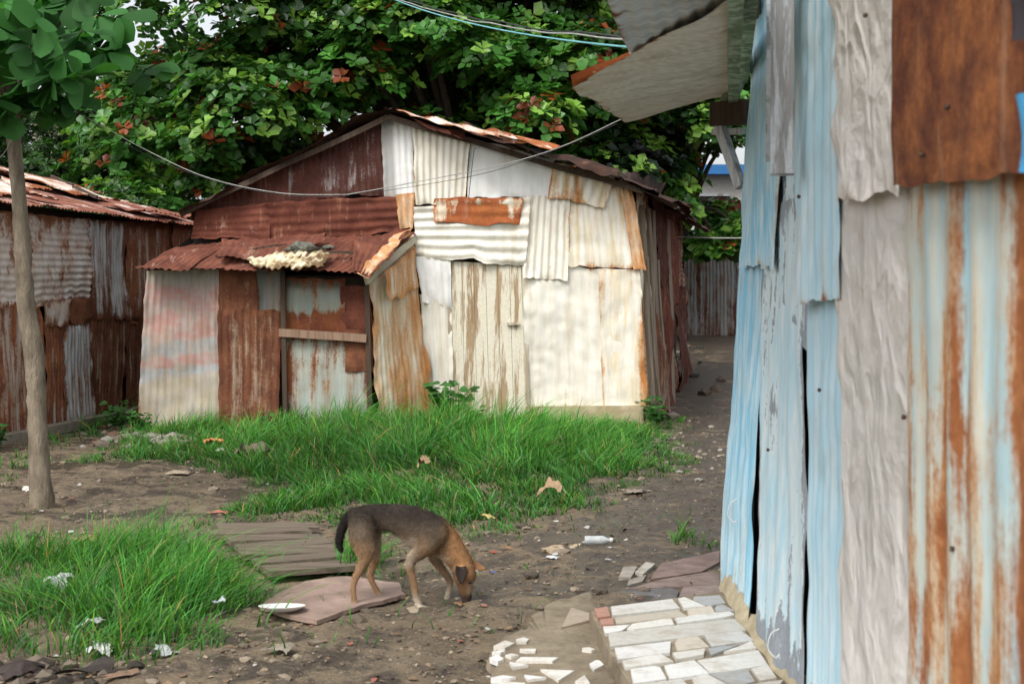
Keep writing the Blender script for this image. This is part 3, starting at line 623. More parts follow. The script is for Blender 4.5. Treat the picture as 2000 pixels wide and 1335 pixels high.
m_r2=sheet('rust_streaked_blue_sheet',(.40,.65,.73),(.70,.72,.62),(.34,.11,.035),(.54,.23,.08),.43,(8,8,.9),seed=46,stain=(.64,.36,.13),stk=1.,soft=.045,grime=.2,big=3.)
low=lambda u,v:.30*sstep(.82,1.,v)-.02
kw=dict(rum=.003,edw=.003)
panel('blue_sheet',[rp(1480,3.1),rp(1535,3.1),rp(1464,.02),rp(1404,.02)],rb,m_b1,'v',per=.16,amp=.007,rag=.004,dent=.004,res=.02,wearf=low,**kw)
panel('blue_sheet',[rp(1486,3.1,.03),rp(1560,3.1,.03),rp(1512,1.60,.03),rp(1444,1.62,.03)],rb,m_b1,'v',per=.12,amp=.008,rag=.005,res=.02,dent=.003,**kw)
panel('peeling_sheet',[rp(1490,1.85,.01),rp(1573,1.85,.01),rp(1572,.06,.01),rp(1480,.04,.01)],rb,m_b2,'v',per=.25,amp=.005,rag=.005,dent=.005,res=.02,wearf=low,**kw)
panel('peeling_sheet',[rp(1512,3.1,.02),rp(1580,3.1,.02),rp(1574,1.3,.02),rp(1518,1.5,.02)],rb,m_b2,'v',per=.2,amp=.006,rag=.004,dent=.004,wearf=lambda u,v:.05+0*u,**kw)
panel('pale_blue_sheet',[rp(1580,1.65,.01),rp(1662,1.65,.01),rp(1655,.05,.0),rp(1577,.05,.0)],rb,m_b3,'v',per=.09,amp=.005,rag=.004,dent=.004,res=.02,wearf=low,**kw)
panel('pale_blue_sheet',[rp(1548,3.1,.05),rp(1640,3.1,.05),rp(1634,1.49,.05),rp(1560,1.46,.05)],rb,m_b3,'v',per=.15,amp=.007,rag=.005,dent=.005,res=.02,**kw)
panel('cream_sheet',[rp(1636,1.9,.03),rp(1790,1.9,.03),rp(1786,.05,.03),rp(1644,.05,.03)],rb,m_c1,None,rag=.006,dent=.006,res=.010,rum=.003,edw=.006)
panel('cream_sheet',[rp(1602,3.0,.08),rp(1775,3.0,.07),rp(1765,1.735,.07),rp(1630,1.765,.08)],rb,m_c1,None,rag=.006,dent=.009,res=.010,rum=.004,edw=.010)
panel('rust_streaked_sheet',[rp(1772,1.9,.045),rp(2300,1.9,.045),rp(2300,.05,.045),rp(1770,.05,.045)],rb,m_r2,'v',per=.16,amp=.006,rum=.003,rag=.002,edge=.1,edw=.002,res=.02,wearf=lambda u,v:.30*np.exp(-((u-.30)/.05)**2)+.38*np.exp(-((u-.58)/.07)**2)+.3*np.exp(-((u-.80)/.1)**2)+.22*sstep(.3,.8,v)*np.exp(-((u-.1)/.10)**2)-.06)
panel('rust_plate',[rp(1734,3.0,.10),rp(2350,3.0,.10),rp(2350,1.69,.10),rp(1744,1.745,.10)],rb,m_r1,'v',per=.25,amp=.003,rum=.003,rag=.004,edge=.12,edw=.003,res=.02,dent=.002,wearf=lambda u,v:-.34*np.exp(-(u/.025)**2)-.15*np.exp(-((u-.12)/.04)**2)*(1-sstep(0,.5,v)))
panel('rear_blue_sheet',[np.array([1.22,6.9,3.1]),np.array([6,6.9,3.1]),np.array([6,6.9,0]),np.array([1.02,6.9,0])],rb,m_b1,'v',res=.1)
hookm=flat('white_wire',(.75,.75,.72),(.6,.6,.58),10.,.5)
for a,z in ((1440,.55),(1522,.25)):
    c=rp(a,z,.05); tube('wire_hook',[c+[0,0,.05],c+[-.03,0,.03],c+[-.04,0,-.02],c+[-.015,-.01,-.05],c+[0,0,-.04]],[.0025]*5,hookm,rb,6)
for a,z in ((1850,1.88),(1860,.95),(1765,1.2),(1690,2.2),(1800,1.8),(1560,1.8),(1600,1.2),(1500,.9)):
    lump('nail_head',rp(a,z,.052 if z<1.7 else .108),.005,dwood,rb,1,(1,1,1))
gw=wood('green_timber',(.16,.22,.13),(.10,.13,.08),(.34,.42,.3),amt=.5); wp=wood('white_plank',(.30,.29,.28),(.22,.21,.21),(.58,.60,.62),amt=.48)
box('hanging_plank',rp(1528,3.0,.12),rp(1528,1.89,.12),wp,rb,(.075,.06),jit=.002)
box('hanging_plank',rp(1508,3.0,.09),rp(1506,2.0,.09),wp,rb,(.04,.05),jit=.002)
m_aw1=sheet('awning_grey_sheet',(.58,.61,.61),(.42,.44,.43),RR,RB,.2,(3,14,3),seed=51,stain=(.3,.26,.2),stk=.6,grime=.7)
m_aw2=sheet('awning_cream_sheet',(.74,.70,.60),(.56,.50,.40),RR,RO,.17,(3,14,3),seed=52,stain=(.5,.36,.2),stk=.6,grime=.6)
def az(x,y,dz=0): return np.array([x,y,2.29+.19*x+dz])
panel('awning_sheet',[az(.02,2.4,.05),az(.40,2.4,.05),az(.79,5.12,.04),az(.49,5.72,.03)],rb,m_aw1,'v',per=.076,amp=.004,rum=.004,rag=.003,edw=.003)
panel('awning_sheet',[az(.25,5.85,.0),az(.70,4.5,.02),az(1.12,7.25,0),az(.60,7.55,0)],rb,m_aw2,'h',per=.076,amp=.003,rum=.004,rag=.004,edw=.003)
panel('awning_edge',[az(.24,5.8,.05),az(.52,5.45,.06),az(.55,5.6,.02),az(.26,5.95,.0)],rb,m_rustpatch,None,rum=.004,rag=.005,edw=.003)
panel('awning_top_sheet',[az(.02,2.4,.09),az(.45,2.4,.09),az(.84,5.2,.09),az(.49,5.7,.08)],rb,m_roof,'v',rum=.004,rag=.004)
box('awning_beam',az(.385,2.4,.0),az(1.12,7.2,-.03),gw,rb,(.05,.07))
box('awning_beam',az(.45,2.4,.12),az(1.16,7.15,.10),gw,rb,(.05,.12)); box('awning_beam',az(.75,4.6,.3),az(1.2,7.1,.32),dwood,rb,(.08,.1))
box('awning_joist',az(.78,4.6,.06),rp(1560,2.75,0),gw,rb,(.05,.06)); box('awning_joist',az(1.08,7.15,-.05),rp(1470,2.7,0),gw,rb,(.06,.06))
box('bracket',P(1392,224,7.1),P(1460,218,6.95),dwood,rb,(.05,.12)); box('bracket',P(1398,224,7.1),P(1447,365,6.95),wp,rb,(.04,.05))
box('bracket',P(1395,258,7.15),P(1450,256,7.0),wp,rb,(.04,.03))
cl=empty('hanging_cloth'); 
panel('cloth',[rp(1978,2.12,.13),rp(2120,2.12,.13),rp(2110,1.92,.13),rp(1984,1.93,.13)],cl,flat('dark_cloth',(.03,.025,.03),(.05,.04,.045)),'v',per=.07,amp=.008,rum=.004,rag=.004)
cl2=empty('hanging_cloth')
panel('cloth',[rp(1996,1.84,.13),rp(2100,1.84,.13),rp(2100,1.69,.13),rp(1998,1.70,.13)],cl2,flat('blue_cloth',(.05,.28,.55),(.08,.35,.6)),'v',per=.06,amp=.006,rum=.004,rag=.004)
# ================= TILED STEP
ts=empty('tiled_step')
cem=flat('cement',(.30,.245,.17),(.17,.135,.09),7.,.9,bs=.8,bd=.02)
ol=[(.345,6.30),(.60,6.44),(.97,6.66),(1.04,6.64),(1.04,3.2),(.50,3.2),(.47,4.4),(.43,5.0),(.375,5.6),(.355,6.0)]
V=[(x,y,.10) for x,y in ol]+[(x-.02,y,-.08) for x,y in ol]; n=len(ol)
pmesh('cement_base',V,[tuple(range(n))[::-1]]+[(i,(i+1)%n,(i+1)%n+n,i+n) for i in range(n)],cem,ts)
sk=[];skf=[];ys=np.linspace(3.2,6.72,60)
for i,y in enumerate(ys):
    q=.012*SN(9,4.)(y,0.)+.01*SN(10,15.)(y,0.); sk+=[(.968+q,y,.104),(.99,y,.13+q),(1.012,y,.17+1.5*q)]
for i in range(59): skf+=[(3*i,3*i+1,3*i+4,3*i+3),(3*i+1,3*i+2,3*i+5,3*i+4)]
pmesh('cement_skirt',sk,skf,flat('skirt',(.50,.43,.29),(.34,.28,.18),9.),ts,True)
# tile dirt: muddy film over the stone
tilem,nt=newmat('marble_tile'); b=NB(nt); tc=b.n('ShaderNodeTexCoord').outputs['Object']
cA=b.n('ShaderNodeAttribute',attribute_name='paint').outputs['Color']; nA=b.noise(tc,7.,6.,.7); nB=b.noise(tc,60.,4.,.7)
cc_=b.mix(b.rng(nA,.46,.68,0,.6),cA,(.30,.24,.165)); cc_=b.mix(b.rng(nB,.5,.75,0,.35),cc_,(.26,.22,.16))
b.out(cc_,b.rng(nA,.45,.65,.35,.8),nB,.15,.004,spec=.45)
tc_=[(.74,.73,.69),(.66,.63,.57),(.38,.385,.385),(.62,.61,.58),(.60,.53,.43),(.76,.75,.72),(.72,.69,.63),(.68,.66,.61)]
TV=[];TF=[];TC=[]
def tile(q,z,col,h=.012):
    # clip to step interior and break corners so no two tiles are alike
    if random.random()<.45 and len(q)==4:
        i=random.randrange(4); a=q[i-1]; c=q[i]; d=q[(i+1)%4]; f=random.uniform(.12,.4); g_=random.uniform(.12,.4)
        n1_=(c[0]*(1-f)+a[0]*f,c[1]*(1-f)+a[1]*f); n2_=(c[0]*(1-g_)+d[0]*g_,c[1]*(1-g_)+d[1]*g_); q=q[:i]+[n1_,n2_]+q[i+1:]
    b0=len(TV)
    tx=random.uniform(-.012,.012); ty=random.uniform(-.012,.012); cx=sum(p[0] for p in q)/len(q); cy=sum(p[1] for p in q)/len(q)
    for (x,y) in q: TV.append((x,y,z+h+(x-cx)*tx+(y-cy)*ty))
    for (x,y) in q: TV.append((x,y,z-.01))
    k=len(q); a=sum((q[i][0]*q[(i+1)%k][1]-q[(i+1)%k][0]*q[i][1]) for i in range(k))
    idx=list(range(k)) if a>0 else list(range(k))[::-1]
    TF.append([b0+i for i in idx])
    for i in range(k):
        j=(i+1)%k; TF.append([b0+i,b0+j,b0+j+k,b0+i+k] )
    TC.extend([col]*(2*k))
y=6.27; SL=.52
def lx(y): return float(np.interp(y,[3.2,4.4,5.,5.6,6.,6.33],[.51,.48,.44,.385,.365,.355]))
jr=lambda k=.012: random.uniform(-k,k)
row=0
while y>3.2:
    hh=random.uniform(.11,.21); x=lx(y-.05)+.008; xe=.955; slr=SL+jr(.06)
    while x<xe-.03:
        w_=random.choice([.12,.17,.22,.3,.4,.5]); c=random.choice(tc_)
        if row<2 and x<lx(y)+.03: c=(.46,.22,.16); w_=.055
        x2=min(x+w_,xe)
        if xe-x2<.07: x2=xe
        k=random.uniform(.82,1.05); c=tuple(v*k for v in c)
        yo=(x-.4)*slr; yo2=(x2-.4)*slr; s1=jr(.02) if w_>.1 else 0
        if random.random()<.45 and x2-x>.18:
            m1=random.uniform(.3,.7)*(x2-x)+x; ym=(m1-.4)*slr; g_=random.uniform(.01,.07)*random.choice([-1,1])
            tile([(x,y+yo+jr()),(m1+g_,y+ym+jr()),(m1-g_-.012,y-hh+ym),(x,y-hh+yo)],.10,c); tile([(m1+g_+.012,y+ym+jr()),(x2,y+yo2+jr()),(x2,y-hh+yo2),(m1-g_,y-hh+ym)],.10,random.choice(tc_))
        else: tile([(x+jr(.006),y+yo+jr()),(x2+s1,y+yo2+jr()),(x2-s1,y-hh+yo2+abs(jr())),(x,y-hh+yo+abs(jr()))],.10,c,h=.012+random.uniform(0,.003))
        x=x2+random.uniform(.007,.018)+abs(s1)
    y-=hh+random.uniform(.012,.026); row+=1
pmesh('tiles',TV,TF,tilem,ts,col=TC)
bp=empty('broken_tile_paving')
ol=[G(1160,1165),G(1080,1185),G(1045,1215),G(1030,1240),G(985,1262),G(955,1300),G(975,1345),G(960,1420),G(1180,1500),G(1215,1400),G(1190,1260)]
ol=[(float(a),float(b_)) for a,b_ in ol]; n=len(ol); cx=sum(a for a,_ in ol)/n; cy=sum(b_ for _,b_ in ol)/n
ring=[]
for i in range(n):
    for t in (0,.2,.4,.6,.8):
        a=ol[i]; b_=ol[(i+1)%n]; ring.append((a[0]*(1-t)+b_[0]*t+random.uniform(-.018,.018),a[1]*(1-t)+b_[1]*t+random.uniform(-.03,.03)))
m=len(ring); V=[(cx,cy,.05)]+[(cx+(x-cx)*.9,cy+(y-cy)*.9,.045) for x,y in ring]+[(x,y,.03) for x,y in ring]+[(x+(x-cx)*.08,y+(y-cy)*.05,-.04) for x,y in ring]
pmesh('cement_pad',V,[(0,1+i,1+(i+1)%m) for i in range(m)]+[(1+i,1+i+m,1+(i+1)%m+m,1+(i+1)%m) for i in range(m)]+[(1+m+i,1+i+2*m,1+(i+1)%m+2*m,1+(i+1)%m+m) for i in range(m)],cem,bp,True)
TV=[];TF=[];TC=[]
def shard(a,b_,ra,rb,col,n=5,rot=None):
    c=G(a,b_,.05); rot=random.uniform(0,6.28) if rot is None else rot; q=[]
    for i in range(n):
        g=rot+i/n*6.283+random.uniform(-.3,.3); r=random.uniform(.7,1.1); q.append((c[0]+math.cos(g)*ra*r,c[1]+math.sin(g)*rb*r))
    tile(q,.046,col)
for a,b_,ra,rb in [(985,1262,.045,.07),(970,1288,.04,.05),(1020,1252,.035,.05),(1012,1300,.04,.06),(1050,1290,.11,.06),(1030,1272,.04,.03),(1085,1318,.12,.11),(1140,1330,.05,.07),(985,1325,.05,.03),(1000,1340,.06,.05),(1130,1210,.13,.24),(1070,1350,.07,.06),(1165,1300,.03,.08),(975,1275,.03,.02),(1150,1270,.035,.03),(1000,1282,.03,.03),(1040,1325,.05,.05)]:
    shard(a,b_,ra,rb,random.choice(tc_[:2]+tc_[5:7]) if a!=1130 else (.36,.29,.22),random.choice([3,4,4,5]))
pmesh('broken_tiles',TV,TF,tilem,bp,col=TC)
pp_=empty('stone_slab_path'); TV=[];TF=[];TC=[]
def g2(a,b_): return tuple(float(v) for v in G(a,b_,.03))
for q,c in [([(1290,1100),(1405,1075),(1405,1110),(1270,1130)],(.27,.19,.165)),([(1285,1132),(1405,1112),(1405,1140),(1225,1150)],(.29,.215,.185)),([(1215,1152),(1330,1146),(1320,1168),(1205,1172)],(.18,.175,.17)),([(1335,1144),(1405,1141),(1410,1160),(1325,1166)],(.34,.26,.23)),([(1218,1105),(1245,1104),(1232,1128),(1208,1128)],(.45,.41,.34)),([(1262,1096),(1280,1100),(1256,1120),(1240,1116)],(.48,.45,.38)),([(1228,1132),(1262,1122),(1255,1134),(1225,1142)],(.38,.35,.29))]:
    tile([g2(*p) for p in q],.012,c,h=.018)
pmesh('slabs',TV,TF,flat('slab_stone',(1,1,1),(.55,.53,.50),9.,.7,attr=True,bs=.8,bd=.02),pp_,col=TC)
# ================= BOARD, PLANKS, PLATE
def slab(name,pts,z0,h,mat,tilt=None):
    q=[G(a,b_,z0) for a,b_ in pts]; q2=[]
    for i in range(len(q)):
        a=q[i]; b_=q[(i+1)%len(q)]
        for t in (0,.25,.5,.75): q2.append(a*(1-t)+b_*t+rng.normal(size=2)*.006)
    k=len(q2); zz=[z0+h+.006*math.sin(p[0]*9+p[1]*4) for p in q2]
    V=[(p[0],p[1],z) for p,z in zip(q2,zz)]+[(p[0],p[1],z-h) for p,z in zip(q2,zz)]
    return pmesh(name,V,[tuple(range(k))]+[(i,(i+1)%k,(i+1)%k+k,i+k) for i in range(k)],mat)
ply=flat('worn_plywood',(.38,.27,.22),(.22,.155,.12),5.,.8,(1,1,1),.5)
slab('plywood_board',[(508,1190),(545,1160),(600,1142),(680,1132),(775,1143),(792,1165),(760,1176),(690,1196),(622,1216),(590,1212)],.025,.02,ply)
pk=empty('wooden_pallet'); gwood=wood('grey_weathered_wood',(.19,.15,.11),(.09,.07,.05),sc=(1.2,22,22))
for i in range(7):
    t=i/7; tt=(i+random.uniform(.78,.93))/7
    def L_(t,s): 
        l=np.array(G(395,1035))*(1-t)+np.array(G(520,1132))*t; r=np.array(G(610,1028))*(1-t)+np.array(G(705,1116))*t; return l*(1-s)+r*s
    e0=random.uniform(-.05,.12); e1=random.uniform(.88,1.04)
    q=[L_(t,e0),L_(t,e1),L_(tt,e1+random.uniform(-.03,.03)),L_(tt,e0)]
    V=[(p[0],p[1],.025+random.uniform(0,.02)) for p in q]; V=V+[(v[0],v[1],v[2]-.03) for v in V]
    pmesh('plank',V,[(0,3,2,1),(0,1,5,4),(1,2,6,5),(2,3,7,6),(3,0,4,7)],gwood,pk)
def lathe(name,c,prof,mat,parent=None,n=40,sm=True,axis='z',tilt=(0,0)):
    V=[];Fc=[]
    for i,(r,z) in enumerate(prof):
        for k in range(n):
            g=k/n*6.2832; x=math.cos(g)*r; y=math.sin(g)*r; zz=z+x*tilt[0]+y*tilt[1]
            V.append((c[0]+x,c[1]+y,c[2]+zz) if axis=='z' else (c[0]+zz,c[1]+x,c[2]+y))
    for i in range(len(prof)-1):
        for k in range(n): Fc.append((i*n+k,i*n+(k+1)%n,(i+1)*n+(k+1)%n,(i+1)*n+k))
    return pmesh(name,V,Fc,mat,parent,sm)
g=G(551,1198,.03); plas=flat('white_plastic',(.82,.82,.80),(.76,.76,.74),6.,.35,bs=.02,spec=.5)
lathe('white_plate',(g[0],g[1],.045),[(.001,.004),(.06,.004),(.075,.01),(.105,.024),(.108,.024),(.106,.020),(.076,.004),(.06,-.002),(.001,-.002)],plas,tilt=(0,-.12))
# ================= LITTER
def G3(a,b_,z=0): q=G(a,b_,z); return np.array([q[0],q[1],float(H(q[0],q[1]))+z])
bo=empty('plastic_bottle'); c=G3(1165,1062,.03)
clear=flat('bottle_plastic',(.7,.72,.72),(.6,.62,.62),12.,.3,trans=.3,spec=.6)
lathe('bottle_body',(c[0]-.07,c[1],c[2]),[(.0,0),(.024,.002),(.026,.02),(.024,.05),(.027,.08),(.026,.11),(.012,.135),(.011,.15)],clear,bo,20,axis='x')
lathe('bottle_cap',(c[0]+.078,c[1],c[2]),[(.0135,0),(.0135,.018),(.0,.018)],plas,bo,16,axis='x')
slab('cardboard_piece',[(1058,1076),(1085,1068),(1135,1066),(1130,1076),(1085,1084)],.0,.02,flat('cardboard',(.50,.38,.25),(.40,.31,.2),8.))
def scrap(name,c,s,col,seed,up=.5):
    st=SN(seed,2.2); n=13; u,v=np.meshgrid(np.linspace(-1,1,n),np.linspace(-1,1,n))
    x=u*s*(1+.2*st(v*2,1.)); y=v*s*.7*(1+.2*st(u*2,4.)); z=s*up*.55*(.3*st(u*.6,v*.6)+.22*np.abs(st(u*1.6,v*1.6,2.))-.25*(np.abs(u)**3+np.abs(v)**3))
    z=z-z.min()+.004; a=random.uniform(0,6.28); V=np.stack([c[0]+x*math.cos(a)-y*math.sin(a),c[1]+x*math.sin(a)+y*math.cos(a),c[2]+z],-1).reshape(-1,3)
    idx=np.arange(n*n).reshape(n,n); Fc=np.stack([idx[:-1,:-1],idx[:-1,1:],idx[1:,1:],idx[1:,:-1]],-1).reshape(-1,4)
    return fast(name,V,Fc,flat(name+'_mat',col,tuple(k*.7 for k in col),25.,.6,trans=.0,bs=.6),None)
for nm,a,b_,s,col,up,zz in [('plastic_bag',112,1190,.075,(.55,.57,.55),1.6,.07),('plastic_bag',318,1292,.055,(.50,.52,.50),1.6,.0),('paper_scrap',198,1282,.05,(.60,.60,.58),1.6,.0),('plastic_cup',425,1215,.04,(.5,.56,.56),1.4,.06),('plastic_wrapper',420,884,.10,(.72,.26,.10),1.2,.06),('plastic_wrapper',432,892,.07,(.70,.68,.55),1.1,.04),
    ('brown_paper',1078,985,.085,(.42,.28,.16),2.4,.06),('brown_paper',828,945,.07,(.38,.26,.14),2.4,.1),('paper_scrap',1078,1098,.032,(.66,.68,.70),.8,0),('bottle_lid',961,1128,.018,(.12,.16,.5),.6,0),('red_wrapper',962,1082,.016,(.6,.08,.05),.8,0),('paper_scrap',932,1118,.03,(.62,.62,.60),.3,0),('red_wrapper',428,1000,.05,(.55,.16,.12),.8,0),('plastic_wrapper',160,1045,.05,(.5,.3,.2),.6,0),('grey_wrapper',180,1245,.05,(.45,.45,.43),1.2,.04),('cloth_scrap',370,828,.16,(.40,.39,.37),1.,.05),('cloth_scrap',500,905,.18,(.20,.15,.11),2.,.04),('brown_leaf',895,1192,.03,(.35,.2,.1),.4,0),('stone_chunk',550,1285,.07,(.30,.26,.2),.8,0),('stone_chunk',1240,962,.09,(.28,.235,.18),.6,0),('brown_leaf',990,1076,.035,(.3,.18,.09),.6,0),('brown_leaf',955,1025,.045,(.5,.4,.15),1.,.05),('brown_paper',175,1046,.07,(.36,.2,.11),.6,0),('brown_leaf',1150,874,.08,(.35,.26,.16),.5,0),('brown_leaf',1180,905,.06,(.33,.22,.13),.6,.03),('charred_scrap',170,1322,.09,(.05,.04,.033),1.,0),('charred_scrap',40,1318,.08,(.05,.035,.03),1.,0),('wood_scrap',230,1330,.06,(.25,.16,.1),.5,0),('cardboard_scrap',350,920,.09,(.42,.33,.23),.5,0),('plastic_bag',60,960,.06,(.6,.58,.52),1.,0),('paper_scrap',690,1130,.03,(.5,.48,.42),.5,0)]:
    scrap(nm,G3(a,b_)+np.array([0,0,zz]),s,col,random.randint(1,9999),up)
N=1900; yy=5.2+(rng.uniform(0,1,N)**1.4)*12; xx=rng.uniform(-.40,.22,N)*yy
C_=np.stack([xx,yy,H(xx,yy)+.008],-1); d=rng.normal(size=(N,3))*[1,1,.12]
pal=np.array([[.45,.44,.41],[.25,.16,.09],[.18,.12,.07],[.26,.20,.13],[.20,.13,.08],[.34,.12,.08],[.23,.16,.1],[.10,.07,.045],[.14,.09,.055],[.12,.08,.05],[.2,.14,.08]]); pc=pal[rng.integers(0,len(pal),N)]
leaves('ground_litter',C_,d,np.tile([0,0,1.],(N,1))+.25*rng.normal(size=(N,3)),rng.uniform(.010,.045,N),pc,flat('litter_mat',(1,1,1),(.8,.8,.8),20.,.8,attr=True),None,False,1.1)
rx=[];rs=[];rc=[]
for _ in range(150):
    q=G(300+random.gauss(0,55),855+random.gauss(0,12)); rx.append(q); rs.append(random.uniform(.02,.085)); k=random.uniform(.5,1.3); rc.append(random.choice([(.30,.26,.2),(.2,.16,.12),(.36,.33,.28),(.22,.12,.08)]))
rocks('rubble_pile',np.array(rx),np.array(rs),np.array(rc),stone)
rx=[];rs=[];rc=[]
for _ in range(160):
    q=G(1290+random.gauss(0,70),870+random.gauss(0,35)); rx.append(q); rs.append(random.uniform(.01,.03)); rc.append(random.choice([(.30,.26,.2),(.2,.16,.12),(.36,.33,.28)]))
for _ in range(80):
    q=G(60+random.gauss(0,60),1320+random.gauss(0,15)); rx.append(q); rs.append(random.uniform(.01,.05)); rc.append(random.choice([(.12,.09,.07),(.05,.04,.03),(.2,.16,.12)]))
for _ in range(60):
    q=np.array([2.6+random.gauss(0,.5),25+random.gauss(0,3)]); rx.append(q); rs.append(random.uniform(.03,.12)); rc.append(random.choice([(.12,.09,.07),(.05,.05,.04),(.3,.26,.2)]))
rocks('loose_stones',np.array(rx),np.array(rs),np.array(rc),stone)
# ================= FAR FENCE + BUILDINGS
fe=empty('corrugated_metal_fence'); m_f=sheet('fence_sheet',(.21,.23,.24),(.31,.31,.29),(.10,.04,.025),(.18,.08,.05),.40,(7,7,.5),seed=61,stk=.8,stain=(.2,.12,.08))
for i in range(12):
    x0=1.6+i*.78; z=2.42+random.uniform(-.06,.04); panel('fence_sheet',[(x0,30+.02*(i%2),z),(x0+.82,30+.02*(i%2),z),(x0+.82,30,.5),(x0,30,.5)],fe,m_f,'v',rum=.01,rag=.015)
hb=empty('distant_house')
conc=flat('pale_render',(.58,.57,.54),(.46,.44,.40),1.5,.9)
def bld(e,x0,x1,y0,y1,z1,wm,rm):
    V=[(x0,y0,0),(x1,y0,0),(x1,y1,0),(x0,y1,0),(x0,y0,z1),(x1,y0,z1),(x1,y1,z1),(x0,y1,z1)]
    pmesh('walls',V,[(0,1,5,4),(1,2,6,5),(2,3,7,6),(3,0,4,7),(4,5,6,7)],wm,e)
    box('roof_fascia',(x0-.2,y0-.25,z1),(x1+.2,y0-.25,z1),rm,e,(.5,.25))
    for k in range(int((x1-x0)/1.8)):
        xx=x0+.5+k*1.8
        for zz in ([1.2,3.3] if z1>4 else [1.2]):
            pmesh('window',[(xx,y0-.02,zz),(xx+.8,y0-.02,zz),(xx+.8,y0-.02,zz+.8),(xx,y0-.02,zz+.8)],[(0,1,2,3)],DARK,e)
            box('window_frame',(xx-.04,y0-.03,zz),(xx+.84,y0-.03,zz),wp,e,(.06,.06)); box('window_frame',(xx-.04,y0-.03,zz+.8),(xx+.84,y0-.03,zz+.8),wp,e,(.06,.06))
bld(hb,4.5,12,38,44,4.75,conc,flat('blue_fascia',(.04,.17,.42),(.03,.14,.35)))
hb2=empty('distant_house'); bld(hb2,-15.5,-11.8,46,52,7.3,flat('beige_render',(.50,.42,.34),(.42,.35,.28),1.),conc)
# ================= CABLES
def sag(a,b_,s,n=14,wob=.0):
    return [a*(1-t)+b_*t+np.array([0,0,-4*s*t*(1-t)+random.uniform(-wob,wob)]) for t in np.linspace(0,1,n)]
cm=flat('grey_cable',(.42,.42,.39),(.28,.28,.26),8.,.6); cb=flat('cyan_cable',(.20,.50,.55),(.15,.42,.45),8.,.6); cd=flat('dark_cable',(.05,.05,.05),(.03,.03,.03))
def cable(pts,r,m_): tube('overhead_cable',pts,[r]*len(pts),m_,None,6)
cable(sag(P(690,-40,13),P(1238,93,6.0),.10),.0042,cb); cable(sag(P(720,-28,13),P(1236,76,6.0),.09,18,.006),.0038,cm); cable(sag(P(740,-26,13),P(1240,72,6.05),.08,18,.008),.004,cd)
def cat(L,r,m_):
    tube('clothes_line',[P(a,b_,d) for a,b_,d in L],[r]*len(L),m_,None,6)
cat([(28,262,9.9),(80,205,9.8),(140,215,9.8),(270,285,9.6),(400,345,9.3),(540,376,9.),(660,380,8.8),(700,376,8.7),(830,352,8.4),(980,322,8.),(1100,285,7.7),(1215,232,7.4)],.0026,cm)
cat([(140,212,9.8),(280,300,9.6),(430,356,9.3),(570,382,9.),(690,379,8.75),(820,362,8.4),(960,335,8.),(1090,290,7.7),(1205,242,7.4)],.0016,cd)
cat([(-200,320,9.8),(-20,320,9.9),(40,235,9.9)],.003,cm); cat([(915,390,15.),(925,300,15.),(930,290,15.)],.004,cd)
cat([(1320,462,22.),(1430,465,22.),(1600,460,21)],.009,cm)
# ================= DOG
dog=empty('dog'); DN=6.70; DF=6.88; DC=6.79; S=409.
chains=[
 ([(697,1012,22,DC),(716,1013,28,DC),(745,1009,26,DC),(772,1011,28,DC),(800,1021,35,DC),(828,1037,41,DC),(850,1048,35,DC)],.62),
 ([(845,1038,34,DC),(868,1056,30,DC),(886,1078,25.5,DC),(901,1098,22,DC)],.72),
 ([(904,1108,22.5,DC),(908,1122,22.5,DC),(909,1134,18.5,DC),(910,1148,13.5,DC),(911,1162,10.5,DC),(911,1174,8.5,DC)],.92),
 ([(690,1000,10,DC),(676,1014,9.5,DC),(667,1035,9,DC),(663,1054,8,DC),(664,1068,6,DC),(668,1075,4,DC)],.9),
 ([(708,1026,26,DN+.03),(707,1048,25,DN+.01),(713,1072,18,DN),(714,1090,12,DN),(705,1108,8.8,DN),(694,1128,7.2,DN),(690,1142,6.1,DN),(691,1165,5.6,DN),(694,1183,6.4,DN)],.74),
 ([(692,1187,6.5,DN),(700,1189,7,DN),(707,1190,5.4,DN)],1.25),
 ([(722,1028,24,DF-.03),(724,1052,21,DF-.01),(731,1075,14,DF),(733,1090,10,DF),(727,1108,8,DF),(722,1122,6.6,DF),(728,1138,5.8,DF),(738,1156,5.6,DF),(746,1166,6,DF)],.72),
 ([(745,1168,6.3,DF),(753,1171,6.3,DF),(760,1172,5,DF)],1.2),
 ([(848,1040,27,DN+.04),(838,1058,21,DN+.02),(820,1077,15,DN),(806,1088,11,DN),(801,1102,8.6,DN),(804,1122,7.3,DN),(810,1146,7.1,DN),(813,1166,5.8,DN),(818,1182,6.3,DN)],.82),
 ([(820,1186,6.5,DN),(829,1190,7,DN),(838,1191,5.4,DN)],1.25),
 ([(852,1052,25,DF-.04),(852,1075,17,DF-.01),(850,1090,11,DF),(860,1106,8.4,DF),(872,1122,7,DF),(880,1136,6.6,DF),(878,1150,5.6,DF),(874,1162,6,DF)],.8),
 ([(873,1166,6,DF),(877,1173,6.3,DF),(882,1177,5,DF)],1.1),
]
SV=[];SF=[];off=0
u_,v_=np.meshgrid(np.linspace(0,6.2832,17)[:-1],np.linspace(.0,3.1416,10))
sx=(np.sin(v_)*np.cos(u_)).ravel(); sy=(np.sin(v_)*np.sin(u_)).ravel(); sz=np.cos(v_).ravel()
ii=np.arange(160).reshape(10,16); jj=np.roll(ii,-1,1); sf=np.stack([ii[:-1],ii[1:],jj[1:],jj[:-1]],-1).reshape(-1,4)
